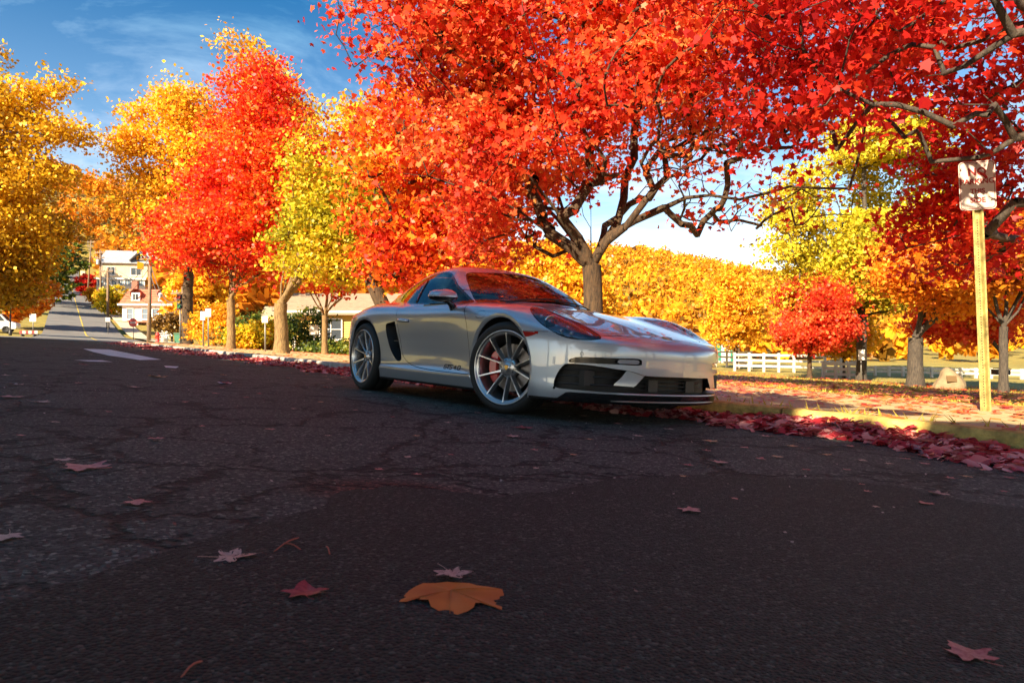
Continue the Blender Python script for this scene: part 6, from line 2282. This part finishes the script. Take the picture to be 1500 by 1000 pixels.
def build_park():
    wht = mat('fence_white', (0.60, 0.55, 0.47), 0.7, noise=0.25, nscale=3)
    def fence(px0, D0, px1, D1, H, rails, n, label, mw=wht):
        a, b_ = at(px0, D0), at(px1, D1)
        root = empty('rail_fence', a)
        d = Vector(b_ - a)
        for k in range(n + 1):
            q = d * (k / n)
            bx('post', (q.x, q.y, q.z + H / 2 - 0.1), (0.13, 0.13, H + 0.3), mw, root)
        ang = math.atan2(d.y, d.x)
        rot = Matrix.Rotation(ang, 3, 'Z')
        for i in range(rails):
            z = H * (i + 0.75) / rails
            for k in range(n):
                q = d * ((k + 0.5) / n)
                bx('rail', (q.x, q.y - 0.02, q.z + z), (Vector((d.x, d.y, 0)).length / n - 0.01, 0.05, 0.14), mw, root, rot)
        tag(root, label, 'fence')
    fence(1076, 44.0, 1256, 41.0, 1.05, 3, 8, 'long white three-rail fence behind the compact red tree')
    fence(1206, 36.0, 1262, 35.0, 0.8, 3, 3, 'low grey-white rail fence right of the red tree', mat('fence_grey', (0.55, 0.53, 0.50), 0.7))
    fence(1262, 40.0, 1520, 37.0, 0.42, 2, 12, 'long low white rail along the far side of the park')
    fence(1048, 50.0, 1100, 47.0, 1.1, 3, 3, 'white three-rail fence beside the green toilet cabin')
    # toilet cabin
    p = at(1061, 58.0)
    root = empty('toilet_cabin', p)
    bx('cabin', (0, 0, 1.0), (1.1, 1.1, 2.1), mat('cabin_green', (0.03, 0.22, 0.14), 0.5), root, bevel=0.03)
    bx('door', (-0.05, -0.57, 0.95), (0.75, 0.06, 1.8), mat('cabin_pale', (0.62, 0.66, 0.58), 0.5), root)
    b = bmesh.new()
    poly_prism(b, [(-0.6, 2.05), (0.6, 2.05), (0.45, 2.3), (-0.45, 2.3)], -0.6, 0.6)
    bmesh.ops.recalc_face_normals(b, faces=b.faces)
    obj('roof', b, mat('cabin_white', (0.75, 0.75, 0.72), 0.5), root)
    tag(root, 'green and white portable toilet cabin beyond the lawn', 'toilet')
    # memorial boulder with plaque
    D = 23.0
    p = at(1392, D)
    root = empty('memorial_boulder', p)
    root.rotation_euler = (0, 0, math.radians(-10))
    b = bmesh.new()
    bmesh.ops.create_icosphere(b, subdivisions=4, radius=1.0)
    for v in b.verts:
        c = v.co
        k = max(0.0, c.z)
        n_ = 0.05 * math.sin(5 * c.x + 3 * c.z) + 0.04 * math.sin(7 * c.y + 2 * c.x)
        v.co = Vector((c.x * (0.50 - 0.16 * k) * (1 + 1.6 * n_) - 0.10 * k + 0.05 * math.sin(4 * c.z), c.y * (0.38 - 0.1 * k) * (1 + n_), (0.62 * k ** 0.8 * (1 + 0.12 * math.sin(3 * c.x + 1)) if c.z > 0 else 0.15 * c.z)))
    obj('boulder', b, mat('boulder_stone', (0.22, 0.16, 0.09), 0.9, noise=0.3, nscale=4, bump=0.5, bscale=14), root, True)
    bx('plaque', (-0.10, -0.345, 0.32), (0.30, 0.03, 0.20), mat('plaque_bronze', (0.20, 0.12, 0.05), 0.45, 0.6), root, Matrix.Rotation(math.radians(-16), 3, 'X'))
    tag(root, 'pointed sandstone boulder with bronze plaque on the lawn', 'boulder')
    # park grill
    p = at(1466, 26.0)
    root = empty('park_grill', p)
    ir = mat('grill_iron', (0.03, 0.028, 0.027), 0.6)
    rod('post', [(0, 0, -0.1), (0, 0, 0.55)], 0.04, ir, root)
    bx('fire_box', (0, 0, 0.65), (0.5, 0.36, 0.2), ir, root)
    bx('grate', (0, 0, 0.80), (0.46, 0.34, 0.02), ir, root)
    for sx in (-0.28, 0.28):
        rod('handle', [(sx, -0.1, 0.72), (sx * 1.2, -0.1, 0.76), (sx * 1.2, 0.1, 0.76), (sx, 0.1, 0.72)], 0.012, ir, root, 6)
    tag(root, 'black iron park grill beyond the sign post', 'grill')
    small_sign(1262, 33.0, 512, 545, 0.32, 0.5, (0.75, 0.72, 0.66), 'white notice sign next to the small golden tree')
    p = at(1082, 46.0)
    root = empty('flag_pole', p)
    rod('pole', [(0, 0, -0.1), (0, 0, 2.9)], 0.05, mat('pole_pale', (0.6, 0.52, 0.4), 0.6), root)
    b = bmesh.new()
    bmesh.ops.create_icosphere(b, subdivisions=2, radius=0.08)
    bmesh.ops.translate(b, verts=b.verts, vec=(0, 0, 2.95))
    obj('finial', b, mat('pole_pale', (0.6, 0.52, 0.4), 0.6), root, True)
    tag(root, 'slim pale pole in front of the wooded slope', 'pole')
# ------------------------------------------------------------------ fallen leaves
def fallen_mesh(name, seed, curl, lacy=False, stem=True, broad=False):
    """one fallen leaf, tip along +y, with ribs, curl, ragged rim and stalk"""
    r = np.random.default_rng(seed)
    out = [(0, 0.0), (0.13, 0.03), (0.30, -0.06), (0.46, -0.05), (0.40, 0.10), (0.36, 0.22), (0.50, 0.33), (0.66, 0.44), (0.46, 0.50), (0.30, 0.50), (0.24, 0.60), (0.20, 0.74), (0.0, 1.0)]
    if broad:
        out = [(0, 0.0), (0.18, -0.10), (0.42, -0.16), (0.62, -0.06), (0.58, 0.06), (0.74, 0.16), (0.92, 0.20), (0.72, 0.34), (0.52, 0.42), (0.40, 0.52), (0.34, 0.70), (0.16, 0.82), (0.0, 1.0)]
    pts = out + [(-x, y) for x, y in out[-2:0:-1]]
    P = []
    for i in range(len(pts)):
        a, b_ = np.array(pts[i]), np.array(pts[(i + 1) % len(pts)])
        for k in range(2):
            q = a + (b_ - a) * k / 2
            P.append(q + r.normal(size=2) * (0.018 if k else 0.01))
    P = np.array(P)
    c = np.array([0.0, 0.30])
    rings = [c + (P - c) * f for f in (0.45, 0.8, 1.0)]
    b = bmesh.new()
    def hz(q):
        d = np.linalg.norm(q - c)
        ang = math.atan2(q[1] - c[1], q[0] - c[0])
        return curl * (d ** 2) * (0.7 + 0.6 * math.sin(ang * 2 + seed)) + 0.02 * math.sin(9 * q[0] + seed) + 0.025 * abs(math.sin(ang * 2.5))
    cv = b.verts.new((c[0], c[1], hz(c)))
    vr = [[b.verts.new((q[0], q[1], hz(q))) for q in ring] for ring in rings]
    n = len(P)
    for k in range(n):
        b.faces.new((cv, vr[0][k], vr[0][(k + 1) % n]))
        for j in (0, 1):
            if lacy and j == 1 and r.uniform() < 0.28:
                continue
            if lacy and j == 0 and r.uniform() < 0.12:
                continue
            b.faces.new((vr[j][k], vr[j + 1][k], vr[j + 1][(k + 1) % n], vr[j][(k + 1) % n]))
    if stem:
        tube(b, [(0, 0.28, hz(c) - 0.01), (0.01, 0.0, 0.01), (0.06, -0.25, 0.05), (0.16, -0.48, 0.10)], [0.012, 0.012, 0.010, 0.013], 5)
    bmesh.ops.recalc_face_normals(b, faces=b.faces)
    me = bpy.data.meshes.new(name)
    b.to_mesh(me)
    b.free()
    zmin = min(v.co.z for v in me.vertices)
    for v in me.vertices:
        v.co.z -= zmin
        v.co.y -= 0.35
    me.polygons.foreach_set('use_smooth', np.ones(len(me.polygons), bool))
    return me

def flat_leaf_mat(name, c0, c1, c2=None):
    m = leaf_mat(name, [c0, c1] if c2 is None else [c0, c1, c2], 0.12, 9.0, 0.4, mixn=0.85)
    return m

def scatter(name, pts, size, shape, pal, label, cat, up=0.75, seed=3, var=0.35, parent=None):
    r = np.random.default_rng(seed)
    m = leaf_mat('m_' + name, pal, 0.18, 1.5, 0.45, mixn=0.35)
    o = stuff(obj(name, leaves_mesh(name, pts, size, shape, up, r, 0.0, var), m))
    tag(o, label, cat)
    return o

PILE = [(0.14, 0.012, 0.018), (0.34, 0.02, 0.03), (0.50, 0.05, 0.06), (0.66, 0.22, 0.20), (0.74, 0.40, 0.34), (0.42, 0.03, 0.03)]
LITTER = [(0.34, 0.02, 0.012), (0.54, 0.05, 0.015), (0.62, 0.16, 0.03), (0.66, 0.36, 0.10), (0.46, 0.03, 0.012)]

def build_leaves(on_road):
    r = np.random.default_rng(31)
    # drift in the gutter, from beside the camera to the far end of the street
    pts = []
    for s0, s1, n, w0 in ((-7.5, 3.2, 9500, 0.86), (3.2, 9.5, 3200, 0.7), (9.5, 20, 4000, 0.95), (20, 46, 3600, 1.3)):
        s = r.uniform(s0, s1, n)
        u = r.beta(1.15, 1.9, n)
        edge = w0 * (0.85 + 0.22 * np.sin(s * 1.9) + 0.12 * np.sin(s * 4.7 + 1))
        t = KERB_T - 0.005 - u * edge
        thick = 0.085 * (1 - u) ** 1.3 * (0.8 + 0.4 * np.sin(s * 2.3 + 2))
        z = np.maximum(0.012, r.uniform(0.1, 1.0, n) * thick + 0.012)
        p = SD[None] * s[:, None] + TD[None] * t[:, None]
        pts.append(np.stack([p[:, 0], p[:, 1], -KS * (t - 3.651) + z], 1))
    n = 3500
    s, u = r.uniform(6, 46, n), r.beta(1.1, 2.0, n)
    t = -4.15 + u * 1.3
    p = SD[None] * s[:, None] + TD[None] * t[:, None]
    pts.append(np.stack([p[:, 0], p[:, 1], -KS * (np.maximum(t, -3) - 3.651) + r.uniform(0.01, 0.06, n)], 1))
    scatter('leaf_drift', np.concatenate(pts), 0.080, 'maple', PILE, 'deep crimson drift of fallen maple leaves along the kerb', 'leaves', 0.62, 8)
    # leaves thrown about the pavement and the lawn
    def walk(n, s0, s1, t0, t1, zoff, k=1.0):
        s, t = r.uniform(s0, s1, n), t0 + (t1 - t0) * r.uniform(0, 1, n) ** k
        keep = vnoise(np.stack([s, t, s * 0], 1), 0.7, 4) + r.uniform(-0.25, 0.25, n) > 0.42
        s, t = s[keep], t[keep]
        p = SD[None] * s[:, None] + TD[None] * t[:, None]
        return np.stack([p[:, 0], p[:, 1], -KS * (t - 3.651) + zoff + r.uniform(0.004, 0.02, len(s))], 1)
    scatter('pavement_leaves', np.concatenate([walk(5200, -9, 12, 4.7, 9.5, 0.136), walk(1500, 12, 46, 4.7, 9.5, 0.136)]), 0.10, 'maple', LITTER, 'red and pale fallen leaves strewn over the sunlit pavement', 'leaves', 0.9, 9)
    scatter('lawn_leaves', np.concatenate([walk(12000, -12, 22, 9.5, 19, 0.15), walk(7000, -12, 34, 15, 34, 0.12), walk(3000, 22, 46, 9.5, 16, 0.13)]), 0.11, 'lobed', [(0.40, 0.03, 0.02), (0.62, 0.08, 0.03), (0.74, 0.30, 0.12), (0.55, 0.04, 0.02)], 'red fallen leaves lying thick on the lawn under the maples', 'leaves', 0.8, 10)
    # grass: blades along the back of the kerb and over the lawn edge
    g = []
    for n, s0, s1, t0, t1, zo in ((500, -8, 6, 4.79, 4.86, 0.13), (32000, -14, 24, 9.55, 20, 0.10), (18000, -14, 40, 18, 36, 0.05)):
        s, t = r.uniform(s0, s1, n), r.uniform(t0, t1, n)
        p = SD[None] * s[:, None] + TD[None] * t[:, None]
        g.append(np.stack([p[:, 0], p[:, 1], -KS * (np.minimum(t, 34) - 3.651) + zo], 1))
    g = np.concatenate(g)
    n = len(g)
    h = r.uniform(0.03, 0.075, n)
    a = r.uniform(0, 2 * math.pi, n)
    dx = np.stack([np.cos(a), np.sin(a), 0 * a], 1) * 0.008 * np.where(np.arange(n) > 500, 2.0, 1)[:, None]
    tip = r.normal(size=(n, 3)) * 0.035
    tip[:, 2] = h
    V = np.stack([g - dx, g + dx, g + tip], 1).reshape(-1, 3)
    o = stuff(obj('grass', np_mesh('grass', V, np.arange(3 * n), np.arange(n) * 3, False), leaf_mat('grass_blade', [(0.30, 0.24, 0.03), (0.46, 0.37, 0.05), (0.56, 0.44, 0.08)], 0.3, 0.6)))
    tag(o, 'yellowing grass of the lawn and of the crack behind the kerb', 'grass')
    # single leaves on the asphalt
    broad = fallen_mesh('broad_leaf', 1, 0.10, broad=True, stem=False)
    kinds = [fallen_mesh('leaf_a', 2, 0.18), fallen_mesh('leaf_b', 3, -0.14), fallen_mesh('leaf_c', 4, 0.30), fallen_mesh('leaf_d', 5, 0.12, stem=False)]
    lacy = fallen_mesh('lacy_leaf', 6, 0.22, lacy=True)
    mats_ = {'orange': flat_leaf_mat('fallen_orange', (0.46, 0.10, 0.015), (0.68, 0.22, 0.035)), 'pale': flat_leaf_mat('fallen_pale', (0.40, 0.25, 0.20), (0.56, 0.41, 0.33)),
             'crimson': flat_leaf_mat('fallen_crimson', (0.22, 0.02, 0.03), (0.40, 0.05, 0.06)), 'pink': flat_leaf_mat('fallen_pink', (0.42, 0.10, 0.09), (0.60, 0.24, 0.21)),
             'tan': flat_leaf_mat('fallen_tan', (0.45, 0.22, 0.08), (0.62, 0.36, 0.16))}
    cache = {}
    def leaf(px, py, wpx, kind, col, rot, label, group=None, zoff=0.004, tilt=0.0):
        X, Y = on_road(px, py)
        t = TD[0] * X + TD[1] * Y
        size = wpx / FPX * Y / 1.25
        key = (kind.name, col)
        if key not in cache:
            me = kind.copy()
            me.materials.append(mats_[col])
            cache[key] = me
        o = bpy.data.objects.new('fallen_leaf', cache[key])
        COL.objects.link(o)
        o.location = (X, Y, zroad(t) + zoff)
        up = (Vector((0, 0, 1)) + KS * Vector((TD[0], TD[1], 0))).normalized()
        o.rotation_euler = (up.to_track_quat('Z', 'Y') @ Matrix.Rotation(rot, 3, 'Z').to_quaternion() @ Matrix.Rotation(tilt, 3, 'X').to_quaternion()).to_euler()
        o.scale = (size, size, size * 0.8)
        tag(o, label, 'leaf', group)
        return o
    # the big sycamore leaf: its outline on the ground, arched a little, with raised ribs
    rim = [(890, 355), (905, 335), (930, 312), (960, 300), (990, 284), (1040, 279), (1090, 281), (1140, 284), (1180, 279), (1215, 290), (1245, 297), (1285, 303), (1318, 308), (1326, 330), (1308, 333), (1304, 352), (1318, 372), (1316, 390), (1270, 376), (1230, 366), (1206, 370), (1200, 386), (1175, 398), (1140, 406), (1100, 417), (1075, 406), (1055, 392), (1022, 380), (1012, 358), (985, 356), (955, 350), (920, 358)]
    rim = [on_road(270 + x / 2.83, 760 + y / 2.83) for x, y in rim]
    cen = on_road(270 + 1105 / 2.83, 760 + 318 / 2.83)
    b = bmesh.new()
    def lift(X, Y):
        d = math.hypot(X - cen[0], Y - cen[1])
        a = math.atan2(Y - cen[1], X - cen[0])
        return zroad(TD[0] * X + TD[1] * Y) + 0.006 + 0.004 * max(0, 1 - (d / 0.09) ** 2) + 0.002 * math.sin(5 * a)
    cv = b.verts.new((cen[0], cen[1], lift(*cen)))
    rings = []
    for f in (0.3, 0.6, 0.85, 1.0):
        rings.append([b.verts.new((cen[0] + (X - cen[0]) * f, cen[1] + (Y - cen[1]) * f, lift(cen[0] + (X - cen[0]) * f, cen[1] + (Y - cen[1]) * f))) for X, Y in rim])
    nn = len(rim)
    for k in range(nn):
        b.faces.new((cv, rings[0][k], rings[0][(k + 1) % nn]))
        for j in range(3):
            b.faces.new((rings[j][k], rings[j + 1][k], rings[j + 1][(k + 1) % nn], rings[j][(k + 1) % nn]))
    for k in (0, 12, 24, 17, 29):
        X, Y = rim[k]
        tube(b, [(cen[0] + (X - cen[0]) * u, cen[1] + (Y - cen[1]) * u, lift(cen[0] + (X - cen[0]) * u, cen[1] + (Y - cen[1]) * u) + 0.0004) for u in (0, 0.3, 0.6, 0.9)], [0.0013, 0.0011, 0.0009, 0.0004], 5)
    bmesh.ops.recalc_face_normals(b, faces=b.faces)
    tag(obj('fallen_leaf', b, mats_['orange'], None, True), 'large flat orange leaf lying on dark asphalt', 'leaf')
    leaf(662, 849, 62, lacy, 'pale', math.radians(80), 'pale eaten leaf full of holes touching the large orange leaf', zoff=0.010)
    leaf(447, 873, 66, kinds[2], 'crimson', math.radians(255), 'dark crimson curled leaf near the large orange leaf', zoff=0.006)
    leaf(341, 819, 70, lacy, 'pale', math.radians(160), 'pale ragged leaf with red stalk standing up beside a crack')
    leaf(122, 686, 74, kinds[0], 'pink', math.radians(300), 'big pink leaf with a pale edge on the cracked asphalt')
    leaf(93, 679, 30, kinds[3], 'pale', math.radians(100), 'small pale leaf overlapping the big pink leaf', zoff=0.012)
    leaf(199, 738, 40, kinds[1], 'pink', math.radians(95), 'folded rose-coloured leaf alone on plain asphalt')
    leaf(10, 789, 44, kinds[1], 'pale', math.radians(75), 'whitish leaf lying at the far side of the road from the car')
    leaf(1418, 964, 78, kinds[0], 'pink', math.radians(240), 'muted red leaf with long stalk alone on the fresh asphalt patch', zoff=0.008)
    leaf(1011, 751, 40, kinds[3], 'pink', math.radians(90), 'flat salmon leaf on the fresh asphalt patch beneath the bumper end', zoff=0.008)
    leaf(230, 553, 26, kinds[2], 'tan', math.radians(20), 'curled tan leaf standing up on the far road')
    twig_m = mat('stalk_red', (0.35, 0.10, 0.06), 0.7)
    for (x0, y0), (x1, y1), lab in (((401, 811), (438, 790), 'long red leaf stalk lying by a crack'), ((415, 799), (441, 808), 'short brown stalk crossing the long red stalk'), ((478, 803), (483, 815), 'tiny red stalk right of the crossed stalks'), ((265, 997), (296, 973), 'thin red stalk at the near edge of the asphalt')):
        A, B = on_road(x0, y0), on_road(x1, y1)
        pts = []
        for u in np.linspace(0, 1, 6):
            X, Y = A[0] + (B[0] - A[0]) * u, A[1] + (B[1] - A[1]) * u
            pts.append((X, Y, zroad(TD[0] * X + TD[1] * Y) + 0.004 + 0.006 * math.sin(math.pi * u)))
        tag(rod('leaf_stalk', pts, 0.0016, twig_m, None, 5), lab, 'stalk')
    small = [(22, 565, 20), (15, 583, 30), (60, 590, 24), (115, 562, 12), (120, 534, 10), (37, 551, 9), (10, 551, 12), (195, 568, 16), (327, 550, 9), (380, 578, 9), (360, 583, 9), (480, 569, 14), (330, 562, 18), (295, 626, 10), (395, 631, 16), (228, 645, 22),
             (1076, 733, 11), (1055, 679, 24), (1114, 674, 14), (1139, 671, 18), (1262, 676, 14), (1302, 681, 14), (1355, 681, 16), (1327, 674, 14), (1391, 702, 16), (1416, 700, 14), (1480, 702, 16), (1374, 726, 28), (1355, 740, 24), (1270, 722, 13), (1262, 712, 10), (1034, 662, 14), (1042, 648, 24), (1007, 683, 16), (1283, 745, 12),
             (555, 690, 14), (597, 672, 12), (611, 697, 12), (782, 661, 12), (766, 628, 26), (752, 641, 22), (935, 640, 16), (862, 645, 12), (785, 688, 12), (700, 606, 10), (655, 620, 10), (905, 622, 14), (980, 630, 16), (1090, 657, 14), (430, 600, 9), (470, 590, 10), (270, 590, 10), (160, 605, 10), (80, 620, 12), (30, 640, 12), (520, 602, 9), (575, 612, 9), (610, 640, 10), (480, 640, 10), (660, 668, 10), (840, 668, 12), (1000, 700, 12), (1180, 690, 14), (1210, 668, 14), (1240, 690, 12), (1440, 690, 16), (1470, 722, 12), (1120, 640, 16), (1160, 655, 16)]
    def words(c, px, py, w):
        X, Y = on_road(px, py)
        s, t = SD[0] * X + SD[1] * Y, TD[0] * X + TD[1] * Y
        size = 'small' if w / FPX * Y < 0.10 else 'larger'
        if t > 3.2 and s < 3.4:
            where = 'at the ragged edge of the crimson drift'
        elif t > 3.2:
            where = 'in the gutter behind the parked car'
        elif Y < 3.05 and X > -0.6:
            where = 'on the fresh dark asphalt patch'
        elif s < 4.0 and t > 1.2:
            where = 'on cracked asphalt in front of the car bumper'
        elif s < 9.0 and t > 1.2:
            where = 'on the asphalt alongside the car door'
        elif s > 16:
            where = 'on the far road near the white marking'
        elif s > 7:
            where = 'in mid-road behind the level of the car'
        else:
            where = 'on the open cracked half of the road'
        col = {'pale': 'pale beige', 'pink': 'rose-pink', 'crimson': 'crimson', 'tan': 'tan'}[c]
        lab = '%s %s leaf lying %s' % (size, col, where)
        return lab, 'set of ' + lab.replace(' leaf ', ' leaves ')
    rr = random.Random(4)
    for i, (px, py, w) in enumerate(small):
        c = rr.choice(['pale', 'pale', 'pink', 'pink', 'crimson', 'tan'])
        leaf(px, py, w * 1.15, rr.choice(kinds + [lacy]), c, rr.uniform(0, 6.28), *words(c, px, py, w * 1.15), zoff=0.007)
    for i in range(80):
        s, t = rr.uniform(1.5, 30), rr.uniform(-1.5, 4.0) if i % 2 else 4.1 - abs(rr.gauss(0, 0.5))
        P = ST(s, t)
        if P.y < 3.2 or abs(P.x / P.y) > 0.8:
            continue
        px, py = 750 + FPX * P.x / P.y, YH + FPX * (CAM_H - P.z) / P.y
        c = rr.choice(['pale', 'pink', 'pink', 'crimson', 'crimson', 'tan'])
        w = rr.uniform(0.06, 0.10) * FPX / P.y
        leaf(px, py, w, rr.choice(kinds), c, rr.uniform(0, 6.28), *words(c, px, py, w), zoff=0.007)
    # specks of grit
    n = 900
    s, t = r.uniform(0.8, 12, n), r.uniform(-2.5, 4.3, n)
    p = SD[None] * s[:, None] + TD[None] * t[:, None]
    o = stuff(obj('grit', leaves_mesh('grit', np.stack([p[:, 0], p[:, 1], -KS * (t - 3.651) + 0.006], 1), 0.010, 'diamond', 0.6, r, 0, 0.6), leaf_mat('grit_m', [(0.12, 0.05, 0.04), (0.35, 0.3, 0.27), (0.5, 0.45, 0.4)], 0.0, 3)))
    tag(o, 'fine pale grit and leaf crumbs on the asphalt', 'grit')

# ------------------------------------------------------------------ put the place together
SC.cycles.use_denoising = True
on_road = build_ground()
build_houses()
build_car()
build_trees()
build_no_parking()
build_street_things(on_road)
build_leaves(on_road)
